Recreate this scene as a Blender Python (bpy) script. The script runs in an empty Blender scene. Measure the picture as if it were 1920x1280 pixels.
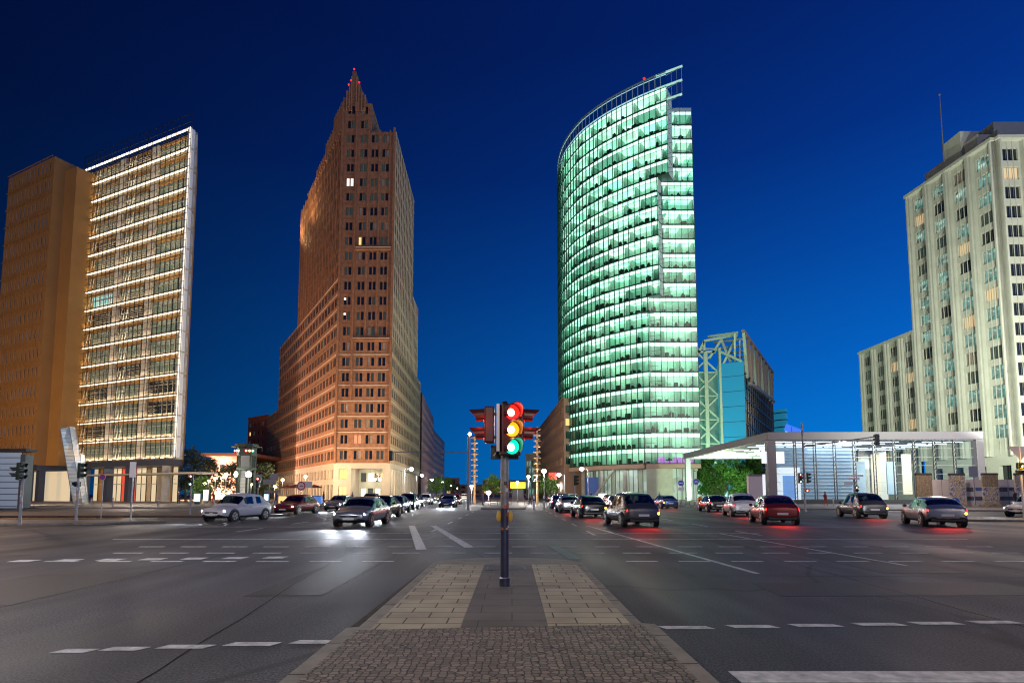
import bpy, math, random
from mathutils import Vector, Matrix
R = math.radians
rnd = random.Random(7)
sc = bpy.context.scene
COL = sc.collection
F, PIT, SHY, EYE = 1060.0, R(4.6615), 0.10342, 1.6

# ------------------------------------------------------------------ pixel -> world helpers (used only to find real positions)
def ray(u, v):
    x = (u-960)/F; y = -(v-640-SHY*1920)/F
    return Vector((x, math.cos(PIT)-y*math.sin(PIT), math.sin(PIT)+y*math.cos(PIT)))
def aty(u, v, Y):
    d = ray(u, v); t = Y/d.y
    return Vector((t*d.x, Y, EYE+t*d.z))
def atz(u, v, z=0.0):
    d = ray(u, v); t = (z-EYE)/d.z
    return Vector((t*d.x, t*d.y, z))

# ------------------------------------------------------------------ materials
MATS = {}
def mat(name, col, rough=0.7, metal=0.0, noise=None, bump=None, emit=None, estr=0.0, spec=0.5, alpha_glass=None, stretch=None, objcoord=False):
    if name in MATS: return MATS[name]
    m = bpy.data.materials.new(name); m.use_nodes = True
    nt = m.node_tree; N = nt.nodes; L = nt.links
    b = N['Principled BSDF']
    b.inputs['Base Color'].default_value = (*col, 1)
    b.inputs['Roughness'].default_value = rough
    b.inputs['Metallic'].default_value = metal
    b.inputs['Specular IOR Level'].default_value = spec
    tc = N.new('ShaderNodeTexCoord')
    src = tc.outputs['Object']
    if stretch:
        mp = N.new('ShaderNodeMapping'); mp.inputs['Scale'].default_value = stretch
        L.new(src, mp.inputs['Vector']); src = mp.outputs['Vector']
    if noise:
        sc_, amt = noise
        nz = N.new('ShaderNodeTexNoise'); nz.inputs['Scale'].default_value = sc_; nz.inputs['Detail'].default_value = 5
        nz.inputs['Roughness'].default_value = 0.65
        L.new(src, nz.inputs['Vector'])
        mr = N.new('ShaderNodeMapRange'); mr.inputs['From Min'].default_value = 0.3; mr.inputs['From Max'].default_value = 0.7
        mr.inputs['To Min'].default_value = 1-amt; mr.inputs['To Max'].default_value = 1+amt
        L.new(nz.outputs['Fac'], mr.inputs['Value'])
        mx = N.new('ShaderNodeVectorMath'); mx.operation = 'SCALE'
        mx.inputs[0].default_value = col
        L.new(mr.outputs['Result'], mx.inputs['Scale']); L.new(mx.outputs['Vector'], b.inputs['Base Color'])
    if bump:
        sc_, st = bump
        nb = N.new('ShaderNodeTexNoise'); nb.inputs['Scale'].default_value = sc_; nb.inputs['Detail'].default_value = 3
        L.new(src, nb.inputs['Vector'])
        bp = N.new('ShaderNodeBump'); bp.inputs['Strength'].default_value = st; bp.inputs['Distance'].default_value = 0.02
        L.new(nb.outputs['Fac'], bp.inputs['Height']); L.new(bp.outputs['Normal'], b.inputs['Normal'])
    if emit:
        b.inputs['Emission Color'].default_value = (*emit, 1); b.inputs['Emission Strength'].default_value = estr
    MATS[name] = m
    return m

def glassmat(name, tint, gl=0.12, rough=0.02, edge=None):
    m = bpy.data.materials.new(name); m.use_nodes = True
    nt = m.node_tree; N = nt.nodes; L = nt.links
    N.remove(N['Principled BSDF'])
    t = N.new('ShaderNodeBsdfTransparent'); t.inputs['Color'].default_value = (*tint, 1)
    g = N.new('ShaderNodeBsdfGlossy'); g.inputs['Roughness'].default_value = rough; g.inputs['Color'].default_value = (.85, .95, .92, 1)
    lw = N.new('ShaderNodeLayerWeight'); lw.inputs['Blend'].default_value = 0.25
    mr = N.new('ShaderNodeMapRange'); mr.inputs['To Min'].default_value = gl*0.5; mr.inputs['To Max'].default_value = 0.9
    L.new(lw.outputs['Fresnel'], mr.inputs['Value'])
    if edge:
        mc = N.new('ShaderNodeMix'); mc.data_type = 'RGBA'; mc.inputs['A'].default_value = (*tint, 1); mc.inputs['B'].default_value = (*edge, 1)
        L.new(lw.outputs['Facing'], mc.inputs['Factor']); L.new(mc.outputs['Result'], t.inputs['Color'])
    mx = N.new('ShaderNodeMixShader'); L.new(mr.outputs['Result'], mx.inputs['Fac'])
    L.new(t.outputs[0], mx.inputs[1]); L.new(g.outputs[0], mx.inputs[2])
    L.new(mx.outputs[0], N['Material Output'].inputs['Surface'])
    MATS[name] = m
    return m

def emitmat(name, c0, c1, s0, s1, scale, stretch=(1, 1, 1), base=(.3, .3, .3), voronoi=True):
    """a lit surface whose colour / brightness varies from room to room"""
    m = mat(name, base, 0.6, emit=c0, estr=s0)
    nt = m.node_tree; N = nt.nodes; L = nt.links; b = N['Principled BSDF']
    tc = N.new('ShaderNodeTexCoord'); mp = N.new('ShaderNodeMapping'); mp.inputs['Scale'].default_value = stretch
    L.new(tc.outputs['Object'], mp.inputs['Vector'])
    if voronoi:
        v = N.new('ShaderNodeTexVoronoi'); v.inputs['Scale'].default_value = scale; L.new(mp.outputs[0], v.inputs['Vector'])
        sx = N.new('ShaderNodeSeparateColor'); L.new(v.outputs['Color'], sx.inputs[0]); fac = sx.outputs[0]; fac2 = sx.outputs[1]
    else:
        v = N.new('ShaderNodeTexNoise'); v.inputs['Scale'].default_value = scale; v.inputs['Detail'].default_value = 3; L.new(mp.outputs[0], v.inputs['Vector'])
        mrr = N.new('ShaderNodeMapRange'); mrr.inputs['From Min'].default_value = .35; mrr.inputs['From Max'].default_value = .65
        L.new(v.outputs['Fac'], mrr.inputs['Value']); fac = fac2 = mrr.outputs[0]
    mc = N.new('ShaderNodeMix'); mc.data_type = 'RGBA'; mc.inputs['A'].default_value = (*c0, 1); mc.inputs['B'].default_value = (*c1, 1)
    L.new(fac, mc.inputs['Factor']); L.new(mc.outputs['Result'], b.inputs['Emission Color'])
    mr = N.new('ShaderNodeMapRange'); mr.inputs['To Min'].default_value = s0; mr.inputs['To Max'].default_value = s1
    L.new(fac2, mr.inputs['Value']); L.new(mr.outputs[0], b.inputs['Emission Strength'])
    return m

def brickmat(name, c1, c2, mortar, bw, bh, msize=0.012, rough=0.8, offset=0.5, bumps=0.3, noise=True, axes='XY', scale=1.0):
    m = bpy.data.materials.new(name); m.use_nodes = True
    nt = m.node_tree; N = nt.nodes; L = nt.links; b = N['Principled BSDF']
    b.inputs['Roughness'].default_value = rough
    tc = N.new('ShaderNodeTexCoord')
    br = N.new('ShaderNodeTexBrick'); br.inputs['Scale'].default_value = scale
    br.inputs['Color1'].default_value = (*c1, 1); br.inputs['Color2'].default_value = (*c2, 1); br.inputs['Mortar'].default_value = (*mortar, 1)
    br.inputs['Brick Width'].default_value = bw; br.inputs['Row Height'].default_value = bh; br.inputs['Mortar Size'].default_value = msize
    br.offset = offset
    if axes == 'XY': L.new(tc.outputs['Object'], br.inputs['Vector'])
    else:
        sx = N.new('ShaderNodeSeparateXYZ'); cx = N.new('ShaderNodeCombineXYZ'); ad = N.new('ShaderNodeMath')
        L.new(tc.outputs['Object'], sx.inputs[0]); L.new(sx.outputs[0], ad.inputs[0]); L.new(sx.outputs[1], ad.inputs[1])
        L.new(ad.outputs[0], cx.inputs[0]); L.new(sx.outputs[2], cx.inputs[1]); L.new(cx.outputs[0], br.inputs['Vector'])
    col = br.outputs['Color']
    if noise:
        nz = N.new('ShaderNodeTexNoise'); nz.inputs['Scale'].default_value = 1.3; nz.inputs['Detail'].default_value = 6
        L.new(tc.outputs['Object'], nz.inputs['Vector'])
        mr = N.new('ShaderNodeMapRange'); mr.inputs['From Min'].default_value = .3; mr.inputs['From Max'].default_value = .7
        mr.inputs['To Min'].default_value = .7; mr.inputs['To Max'].default_value = 1.2
        L.new(nz.outputs['Fac'], mr.inputs['Value'])
        vm = N.new('ShaderNodeVectorMath'); vm.operation = 'SCALE'; L.new(col, vm.inputs[0]); L.new(mr.outputs[0], vm.inputs['Scale'])
        col = vm.outputs['Vector']
    L.new(col, b.inputs['Base Color'])
    bp = N.new('ShaderNodeBump'); bp.inputs['Strength'].default_value = bumps; bp.inputs['Distance'].default_value = 0.02; bp.invert = True
    L.new(br.outputs['Fac'], bp.inputs['Height']); L.new(bp.outputs['Normal'], b.inputs['Normal'])
    MATS[name] = m
    return m

# ------------------------------------------------------------------ mesh builder
class MB:
    def __init__(s): s.v = []; s.f = []; s.m = []; s.mats = []
    def mi(s, m):
        if isinstance(m, str): m = MATS[m]
        if m not in s.mats: s.mats.append(m)
        return s.mats.index(m)
    def face(s, pts, m):
        i = len(s.v); s.v += [tuple(p) for p in pts]; s.f.append(tuple(range(i, i+len(pts)))); s.m.append(s.mi(m))
    def hexa(s, p, m):           # 8 points: bottom ring (ccw from above), top ring
        i = len(s.v); s.v += [tuple(q) for q in p]; k = s.mi(m)
        for f in ((3, 2, 1, 0), (4, 5, 6, 7), (0, 1, 5, 4), (1, 2, 6, 5), (2, 3, 7, 6), (3, 0, 4, 7)):
            s.f.append(tuple(i+a for a in f)); s.m.append(k)
    def box(s, x0, x1, y0, y1, z0, z1, m):
        s.hexa([(x0, y0, z0), (x1, y0, z0), (x1, y1, z0), (x0, y1, z0), (x0, y0, z1), (x1, y0, z1), (x1, y1, z1), (x0, y1, z1)], m)
    def prism(s, poly, z0, z1, m, top=True, bottom=True):
        n = len(poly); i = len(s.v); k = s.mi(m)
        s.v += [(p[0], p[1], z0) for p in poly]+[(p[0], p[1], z1) for p in poly]
        for a in range(n):
            b = (a+1) % n; s.f.append((i+a, i+b, i+n+b, i+n+a)); s.m.append(k)
        if top: s.f.append(tuple(i+n+a for a in range(n))); s.m.append(k)
        if bottom: s.f.append(tuple(i+a for a in reversed(range(n)))); s.m.append(k)
    def bar(s, a, b, w, h, m, up=(0, 0, 1)):     # rectangular beam
        a = Vector(a); b = Vector(b); d = (b-a).normalized(); u = Vector(up)
        if abs(d.dot(u)) > .98: u = Vector((0, 1, 0))
        sd = d.cross(u).normalized(); u = sd.cross(d)
        q = [(-1, -1), (1, -1), (1, 1), (-1, 1)]
        i = len(s.v); k = s.mi(m)
        for c in (a, b): s.v += [tuple(c+sd*(x*w/2)+u*(y*h/2)) for x, y in q]
        for f in ((0, 1, 2, 3), (7, 6, 5, 4), (4, 5, 1, 0), (5, 6, 2, 1), (6, 7, 3, 2), (7, 4, 0, 3)): s.f.append(tuple(i+t for t in f)); s.m.append(k)
    def tube(s, a, b, r0, r1, m, n=10, caps=True):
        a = Vector(a); b = Vector(b); d = (b-a).normalized()
        u = Vector((0, 0, 1)) if abs(d.z) < .9 else Vector((1, 0, 0))
        e = d.cross(u).normalized(); g = d.cross(e)
        i = len(s.v); k = s.mi(m)
        for c, r in ((a, r0), (b, r1)):
            s.v += [tuple(c+(e*math.cos(2*math.pi*t/n)+g*math.sin(2*math.pi*t/n))*r) for t in range(n)]
        for t in range(n):
            q = (t+1) % n; s.f.append((i+t, i+n+t, i+n+q, i+q)); s.m.append(k)
        if caps:
            s.f.append(tuple(i+t for t in range(n))); s.m.append(k); s.f.append(tuple(i+n+t for t in reversed(range(n)))); s.m.append(k)
    def lathe(s, c, prof, m, n=16):              # prof: [(r,z)...]
        i = len(s.v); k = s.mi(m)
        for r, z in prof: s.v += [(c[0]+r*math.cos(2*math.pi*t/n), c[1]+r*math.sin(2*math.pi*t/n), c[2]+z) for t in range(n)]
        for j in range(len(prof)-1):
            for t in range(n):
                q = (t+1) % n; s.f.append((i+j*n+t, i+j*n+q, i+(j+1)*n+q, i+(j+1)*n+t)); s.m.append(k)
    def sphere(s, c, r, m, n=12, sq=(1, 1, 1)):
        k = s.mi(m); i = len(s.v); h = n//2
        for j in range(h+1):
            th = math.pi*j/h
            for t in range(n):
                ph = 2*math.pi*t/n
                s.v.append((c[0]+r*sq[0]*math.sin(th)*math.cos(ph), c[1]+r*sq[1]*math.sin(th)*math.sin(ph), c[2]+r*sq[2]*math.cos(th)))
        for j in range(h):
            for t in range(n):
                q = (t+1) % n; s.f.append((i+j*n+t, i+(j+1)*n+t, i+(j+1)*n+q, i+j*n+q)); s.m.append(k)
    def build(s, name, parent=None, smooth=False, bevel=0, local=False, loc=None):
        me = bpy.data.meshes.new(name)
        org = Vector((0, 0, 0))
        if parent is not None and not local:
            p = parent
            while p is not None: org += p.location; p = p.parent
        if loc is not None: org = Vector(loc)
        me.from_pydata([(v[0]-org.x, v[1]-org.y, v[2]-org.z) for v in s.v], [], s.f)
        for m in s.mats: me.materials.append(m)
        me.polygons.foreach_set('material_index', s.m)
        if smooth: me.polygons.foreach_set('use_smooth', [True]*len(s.f))
        me.update()
        o = bpy.data.objects.new(name, me); COL.objects.link(o)
        if parent is not None: o.parent = parent
        if loc is not None: o.location = loc
        if bevel:
            bm = o.modifiers.new('b', 'BEVEL'); bm.width = bevel; bm.segments = 2; bm.limit_method = 'ANGLE'
        return o

def thing(name, label, cat, loc=(0, 0, 0), rz=0, group=None):
    o = bpy.data.objects.new(name, None); COL.objects.link(o)
    o.location = loc; o.rotation_euler = (0, 0, rz); o['label'] = label; o['category'] = cat
    o.empty_display_size = .3
    if group: o['group'] = group
    return o
def tag(o, label, cat, group=None):
    o['label'] = label; o['category'] = cat
    if group: o['group'] = group
    return o
def struct(o): o['kind'] = 'structure'; return o
def copy_tree(o, parent=None):
    c = o.copy(); COL.objects.link(c)
    if parent is not None: c.parent = parent
    for ch in list(o.children): copy_tree(ch, c)
    return c
def light(name, kind, loc, energy, color, parent=None, **kw):
    l = bpy.data.lights.new(name, kind); l.energy = energy; l.color = color
    for k, v in kw.items():
        if k not in ('rot',): setattr(l, k, v)
    o = bpy.data.objects.new(name, l); COL.objects.link(o); o.location = loc
    if 'rot' in kw: o.rotation_euler = kw['rot']
    if parent is not None: o.parent = parent
    return o
def aim(o, target):
    d = Vector(target)-o.location; o.rotation_euler = d.to_track_quat('-Z', 'Y').to_euler()

# ------------------------------------------------------------------ palette
def asphalt():
    m = bpy.data.materials.new('asphalt'); m.use_nodes = True; nt = m.node_tree; N = nt.nodes; L = nt.links; b = N['Principled BSDF']
    tc = N.new('ShaderNodeTexCoord')
    def nz(scale, stretch, detail, f0, f1, t0, t1):
        mp = N.new('ShaderNodeMapping'); mp.inputs['Scale'].default_value = stretch; L.new(tc.outputs['Object'], mp.inputs[0])
        n = N.new('ShaderNodeTexNoise'); n.inputs['Scale'].default_value = scale; n.inputs['Detail'].default_value = detail; L.new(mp.outputs[0], n.inputs['Vector'])
        r = N.new('ShaderNodeMapRange'); r.inputs['From Min'].default_value = f0; r.inputs['From Max'].default_value = f1; r.inputs['To Min'].default_value = t0; r.inputs['To Max'].default_value = t1
        L.new(n.outputs['Fac'], r.inputs[0]); return r.outputs[0], n.outputs['Fac']
    a, _ = nz(.25, (1, 1, 1), 6, .38, .62, .6, 1.4); c, _ = nz(1.1, (1, .05, 1), 4, .35, .65, .82, 1.18); d, fd = nz(42, (1, 1, 1), 3, .40, .62, .25, 2.4)
    m1 = N.new('ShaderNodeMath'); m1.operation = 'MULTIPLY'; L.new(a, m1.inputs[0]); L.new(c, m1.inputs[1])
    m2 = N.new('ShaderNodeMath'); m2.operation = 'MULTIPLY'; L.new(m1.outputs[0], m2.inputs[0]); L.new(d, m2.inputs[1])
    # sealed cracks: thin dark wandering lines between old repair fields
    mp = N.new('ShaderNodeMapping'); mp.inputs['Scale'].default_value = (.16, .07, 1); L.new(tc.outputs['Object'], mp.inputs[0])
    nd = N.new('ShaderNodeTexNoise'); nd.inputs['Scale'].default_value = 3; L.new(mp.outputs[0], nd.inputs['Vector'])
    mxv = N.new('ShaderNodeMix'); mxv.data_type = 'VECTOR'; mxv.inputs['Factor'].default_value = .12; L.new(mp.outputs[0], mxv.inputs['A']); L.new(nd.outputs['Color'], mxv.inputs['B'])
    v = N.new('ShaderNodeTexVoronoi'); v.feature = 'DISTANCE_TO_EDGE'; v.inputs['Scale'].default_value = 1.0; L.new(mxv.outputs['Result'], v.inputs['Vector'])
    r = N.new('ShaderNodeMapRange'); r.inputs['From Min'].default_value = .002; r.inputs['From Max'].default_value = .006; r.inputs['To Min'].default_value = .35; r.inputs['To Max'].default_value = 1; L.new(v.outputs['Distance'], r.inputs[0])
    m3 = N.new('ShaderNodeMath'); m3.operation = 'MULTIPLY'; L.new(m2.outputs[0], m3.inputs[0]); L.new(r.outputs[0], m3.inputs[1])
    vm = N.new('ShaderNodeVectorMath'); vm.operation = 'SCALE'; vm.inputs[0].default_value = (.032, .031, .038); L.new(m3.outputs[0], vm.inputs['Scale']); L.new(vm.outputs[0], b.inputs['Base Color'])
    rr_, _ = nz(.6, (1, .15, 1), 4, .35, .65, .55, .75); L.new(rr_, b.inputs['Roughness'])
    bp = N.new('ShaderNodeBump'); bp.inputs['Strength'].default_value = .5; bp.inputs['Distance'].default_value = .012; L.new(fd, bp.inputs['Height']); L.new(bp.outputs[0], b.inputs['Normal'])
    MATS['asphalt'] = m
asphalt()
mat('asphalt_dark', (.022, .021, .024), .6, noise=(.6, .3), bump=(90, .5))
mat('paint_white', (.52, .52, .50), .6, noise=(6, .45))
mat('paint_green', (.10, .17, .14), .7, noise=(5, .2))
mat('kerb', (.21, .19, .15), .75, noise=(3, .3), bump=(60, .3))
mat('plaza', (.17, .15, .135), .65, noise=(.8, .22), bump=(30, .2))
mat('median_strip', (.10, .065, .05), .8, noise=(1.5, .3))
brickmat('slabs_light', (.44, .385, .255), (.37, .32, .215), (.05, .04, .03), .50, .30, .009, .75, .5)
brickmat('slabs_grey', (.15, .13, .11), (.12, .105, .092), (.03, .028, .025), 1.3, .45, .006, .75, .3)
mat('steel', (.35, .36, .38), .4, .8)
mat('steel_dark', (.06, .065, .075), .45, .5)
mat('grey_paint', (.28, .28, .30), .5, .2, noise=(2, .1))
mat('black_plastic', (.015, .017, .018), .4)
mat('signal_green', (.015, .03, .022), .45)
mat('rubber', (.012, .012, .012), .8)
mat('trunk', (.06, .045, .03), .9, noise=(3, .3))
mat('stone_cream', (.43, .44, .37), .8, noise=(.35, .10))
mat('stone_base', (.42, .37, .30), .75, noise=(.4, .12))
mat('stone_pink', (.42, .30, .25), .8, noise=(.3, .1))
mat('roof_dark', (.04, .042, .045), .8)
mat('terracotta', (.28, .14, .04), .75, noise=(.5, .12), stretch=(1, 1, 3))
mat('terracotta_plain', (.28, .15, .045), .75, noise=(.2, .10))
mat('blue_steel', (.05, .065, .11), .5, .3)
mat('white_paint', (.75, .75, .75), .5)
mat('concrete', (.30, .29, .28), .8, noise=(1, .15))
mat('frame_dark', (.025, .03, .03), .4, .3)
mat('frame_green', (.02, .06, .05), .4, .3)
mat('frame_light', (.40, .38, .34), .5, .3)
mat('wood', (.42, .22, .07), .6, noise=(2, .2))
mat('glass_dark', (.012, .016, .02), .06, spec=.8)
mat('glass_dim', (.03, .04, .04), .1, emit=(.25, .38, .30), estr=.07, spec=.8)

mat('glass_curtain', (.30, .26, .22), .7, noise=(3, .3))
mat('lit_warm', (.3, .25, .1), .6, emit=(1, .62, .22), estr=1.2)
mat('lit_yellow', (.3, .25, .1), .6, emit=(1, .72, .18), estr=1.0)
mat('lit_white', (.5, .5, .5), .6, emit=(1, .93, .82), estr=1.3)
mat('lit_cool', (.5, .5, .5), .6, emit=(.75, .9, 1), estr=1.5)
mat('lit_cyan', (.3, .5, .5), .6, emit=(.25, .75, .85), estr=.8)
mat('lit_blue', (.02, .05, .3), .6, emit=(.05, .2, 1), estr=.9)
mat('lit_red', (.3, .02, .02), .5, emit=(1, .05, .03), estr=1.3)
mat('lit_purple', (.3, .1, .3), .5, emit=(.75, .2, .8), estr=.8)
mat('lamp_warm', (.8, .7, .5), .4, emit=(1, .72, .32), estr=28)
mat('lamp_white', (.8, .8, .8), .4, emit=(1, .95, .85), estr=28)
mat('lens_red', (.3, .01, .01), .3, emit=(1, .012, .006), estr=2.6)
mat('lens_yellow', (.3, .2, .01), .3, emit=(1, .30, .01), estr=1.9)
mat('lens_green', (.01, .3, .2), .3, emit=(.0, .75, .45), estr=1.1)
mat('lens_core_red', (.8, .5, .4), .3, emit=(1, .70, .5), estr=9)
mat('lens_core_yellow', (.8, .7, .4), .3, emit=(1, .85, .45), estr=9)
mat('lens_core_green', (.5, .8, .7), .3, emit=(.6, 1, .9), estr=8)
mat('lens_off', (.05, .02, .01), .25)
mat('head_lamp', (.8, .8, .8), .3, emit=(.85, .93, 1), estr=120)
mat('tail_lamp', (.4, .01, .01), .3, emit=(1, .015, .008), estr=7)
mat('blinker', (.5, .2, .01), .3, emit=(1, .45, .03), estr=12)
mat('plate', (.7, .7, .66), .4)
mat('skin', (.45, .28, .2), .6); mat('cloth_dark', (.02, .02, .03), .9); mat('cloth_grey', (.12, .12, .13), .9); mat('hair', (.03, .02, .015), .8)
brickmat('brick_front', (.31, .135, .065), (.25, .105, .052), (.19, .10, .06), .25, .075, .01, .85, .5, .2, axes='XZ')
brickmat('brick_side', (.40, .19, .10), (.34, .155, .08), (.25, .14, .09), .25, .075, .01, .85, .5, .2, axes='XZ')  # lighter copy of the brick, warm light on the flanks in its colour
mat('sandstone', (.50, .42, .33), .8, noise=(1, .1))
glassmat('glass_tower', (.72, 1, .90), .06, edge=(.06, .50, .34))
glassmat('glass_skin', (.92, .95, .93), .08)
glassmat('glass_pav', (.85, .93, .96), .08)
emitmat('spandrel_lit', (.72, 1, .88), (.95, 1, .93), 1.5, 2.4, .22)
emitmat('ceiling_lit', (.38, 1, .66), (.80, 1, .82), .9, 2.3, .28)

emitmat('glass_greenlit', (.12, .40, .33), (.65, 1, .88), .10, .75, .9, stretch=(1, 1, 1.6), base=(.03, .04, .04))
# =================================================================== WORLD, CAMERA
w = bpy.data.worlds.new('World'); sc.world = w; w.use_nodes = True
N = w.node_tree.nodes; L = w.node_tree.links
bg = N['Background']
tc = N.new('ShaderNodeTexCoord'); sx = N.new('ShaderNodeSeparateXYZ'); L.new(tc.outputs['Generated'], sx.inputs[0])
rp = N.new('ShaderNodeValToRGB'); L.new(sx.outputs[2], rp.inputs[0])
cr = rp.color_ramp
stops = [(0, (.001, .125, .43)), (.09, (.001, .110, .40)), (.20, (.0008, .075, .33)), (.36, (.0006, .040, .225)), (.50, (.0006, .019, .145)), (.64, (.0006, .011, .098)), (1, (.0006, .006, .06))]
cr.elements[0].position = 0; cr.elements[0].color = (*stops[0][1], 1)
cr.elements[1].position = 1; cr.elements[1].color = (*stops[-1][1], 1)
for p_, c_ in stops[1:-1]:
    e = cr.elements.new(p_); e.color = (*c_, 1)
# the sky is a little brighter towards the right, where the afterglow is
mr = N.new('ShaderNodeMapRange'); mr.inputs['From Min'].default_value = -.7; mr.inputs['From Max'].default_value = .7
mr.inputs['To Min'].default_value = .17; mr.inputs['To Max'].default_value = 1.8
L.new(sx.outputs[0], mr.inputs[0])
vm = N.new('ShaderNodeVectorMath'); vm.operation = 'SCALE'; L.new(rp.outputs[0], vm.inputs[0]); L.new(mr.outputs[0], vm.inputs['Scale'])
# twilight from the physical sky, sun just below the horizon behind the camera
sk = N.new('ShaderNodeTexSky'); sk.sky_type = 'NISHITA'; sk.sun_disc = False; sk.sun_elevation = R(-4); sk.sun_rotation = R(200)
vs = N.new('ShaderNodeVectorMath'); vs.operation = 'SCALE'; L.new(sk.outputs[0], vs.inputs[0]); vs.inputs['Scale'].default_value = .02
va = N.new('ShaderNodeVectorMath'); va.operation = 'ADD'; L.new(vm.outputs[0], va.inputs[0]); L.new(vs.outputs[0], va.inputs[1])
L.new(va.outputs[0], bg.inputs['Color']); bg.inputs['Strength'].default_value = 1.0

cam = bpy.data.cameras.new('camera'); cam.sensor_width = 36; cam.lens = F/1920*36; cam.shift_y = SHY; cam.clip_end = 3000; cam.clip_start = .05
co = bpy.data.objects.new('camera', cam); COL.objects.link(co); co.location = (0, 0, EYE); co.rotation_euler = (R(90)+PIT, 0, 0)
sc.camera = co
sc.view_settings.view_transform = 'Standard'; sc.view_settings.look = 'None'; sc.view_settings.exposure = 0; sc.view_settings.gamma = 1
sc.render.engine = 'CYCLES'
sc.cycles.use_denoising = True
try: sc.cycles.denoiser = 'OPENIMAGEDENOISE'
except Exception: pass
sc.cycles.max_bounces = 5; sc.cycles.diffuse_bounces = 2; sc.cycles.glossy_bounces = 3; sc.cycles.transparent_max_bounces = 12
sc.cycles.caustics_reflective = False; sc.cycles.caustics_refractive = False
sc.cycles.sample_clamp_indirect = 4
sc.cycles.filter_width = 1.15

# dusk: one weak, soft, warm sun just over the horizon behind the camera
s = light('sun', 'SUN', (0, -50, 60), .42, (1, .78, .58), angle=R(25)); s.rotation_euler = (R(76), 0, R(12))

# =================================================================== GROUND
g = MB(); g.box(-900, 900, -60, 1500, -.6, 0, 'asphalt'); struct(g.build('ground'))
def sheet(name, poly, z, m, th=.0):
    b = MB(); b.prism(poly, z-.003 if not th else 0.0, z, m); return struct(b.build(name))
def G(u, v): q = atz(u, v); return (q.x, q.y)
# island under the camera: kerb ring, then pavings 4 mm proud of each other
def ringpoly(off):
    pts = [(-1.75+off, -8), (1.78-off, -8), (1.78-off, 7.15), (1.62-off, 7.2), (1.62-off, 13.4), ]
    for t in range(1, 8):
        a = math.pi*t/8; pts.append((-.12+(1.72-off)*math.cos(a)*1.0, 13.4+(1.05-off)*math.sin(a)))
    pts += [(-1.86+off, 13.4), (-1.86+off, 7.0), (-2.0+off, 6.95), (-2.0+off, -8)]
    pts[0] = (-2.0+off, -8); pts.pop()
    return [(x*.925, y*.925 if y > 0 else y) for x, y in pts]
b = MB(); b.prism(ringpoly(0), 0, .12, 'kerb'); struct(b.build('median_kerb', bevel=.02))
b = MB(); b.prism([(-1.702, -8.000), (1.499, -8.000), (1.499, 6.567), (-1.702, 6.290)], .118, .126, 'kerb')
ck = bpy.data.materials.new('cobbles'); ck.use_nodes = True
nt = ck.node_tree; NN = nt.nodes; LL = nt.links; bs = NN['Principled BSDF']; bs.inputs['Roughness'].default_value = .7
t_ = NN.new('ShaderNodeTexCoord'); nzd = NN.new('ShaderNodeTexNoise'); nzd.inputs['Scale'].default_value = 2.5
LL.new(t_.outputs['Object'], nzd.inputs['Vector'])
mxv = NN.new('ShaderNodeMix'); mxv.data_type = 'VECTOR'; mxv.inputs['Factor'].default_value = .045
LL.new(t_.outputs['Object'], mxv.inputs['A']); LL.new(nzd.outputs['Color'], mxv.inputs['B'])
vo = NN.new('ShaderNodeTexVoronoi'); vo.feature = 'DISTANCE_TO_EDGE'; vo.inputs['Scale'].default_value = 15; vo.inputs['Randomness'].default_value = .55
vc = NN.new('ShaderNodeTexVoronoi'); vc.inputs['Scale'].default_value = 15; vc.inputs['Randomness'].default_value = .55
for q in (vo, vc): LL.new(mxv.outputs['Result'], q.inputs['Vector'])
r1 = NN.new('ShaderNodeValToRGB'); r1.color_ramp.elements[0].position = .03; r1.color_ramp.elements[0].color = (.012, .01, .009, 1)
r1.color_ramp.elements[1].position = .12; r1.color_ramp.elements[1].color = (1, 1, 1, 1); LL.new(vo.outputs['Distance'], r1.inputs[0])
sc3 = NN.new('ShaderNodeSeparateColor'); LL.new(vc.outputs['Color'], sc3.inputs[0])
r2 = NN.new('ShaderNodeValToRGB'); r2.color_ramp.elements[0].color = (.12, .095, .07, 1); r2.color_ramp.elements[1].color = (.27, .21, .155, 1); LL.new(sc3.outputs[0], r2.inputs[0])
mm = NN.new('ShaderNodeMix'); mm.data_type = 'RGBA'; mm.blend_type = 'MULTIPLY'; mm.inputs['Factor'].default_value = 1
LL.new(r2.outputs[0], mm.inputs['A']); LL.new(r1.outputs[0], mm.inputs['B']); LL.new(mm.outputs['Result'], bs.inputs['Base Color'])
bb = NN.new('ShaderNodeBump'); bb.inputs['Strength'].default_value = .9; bb.inputs['Distance'].default_value = .02
LL.new(r1.outputs[0], bb.inputs['Height']); LL.new(bb.outputs[0], bs.inputs['Normal']); MATS['cobbles'] = ck
b = MB(); b.prism([(-1.684, -8.000), (1.480, -8.000), (1.480, 6.549), (-1.684, 6.272)], .119, .127, ck); struct(b.build('cobble_paving'))
b = MB(); b.prism([(-1.554, 6.327), (-0.574, 6.410), (-0.574, 12.025), (-1.554, 12.025)], .119, .125, 'slabs_light'); struct(b.build('paving_slabs'))
b = MB(); b.prism([(0.407, 6.494), (1.351, 6.567), (1.351, 12.025), (0.407, 12.025)], .119, .125, 'slabs_light'); struct(b.build('paving_slabs'))
b = MB(); b.prism([(-0.569, 6.415), (0.402, 6.489), (0.402, 12.025), (-0.569, 12.025)], .119, .124, 'slabs_grey')
struct(b.build('paving_centre'))
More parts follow.
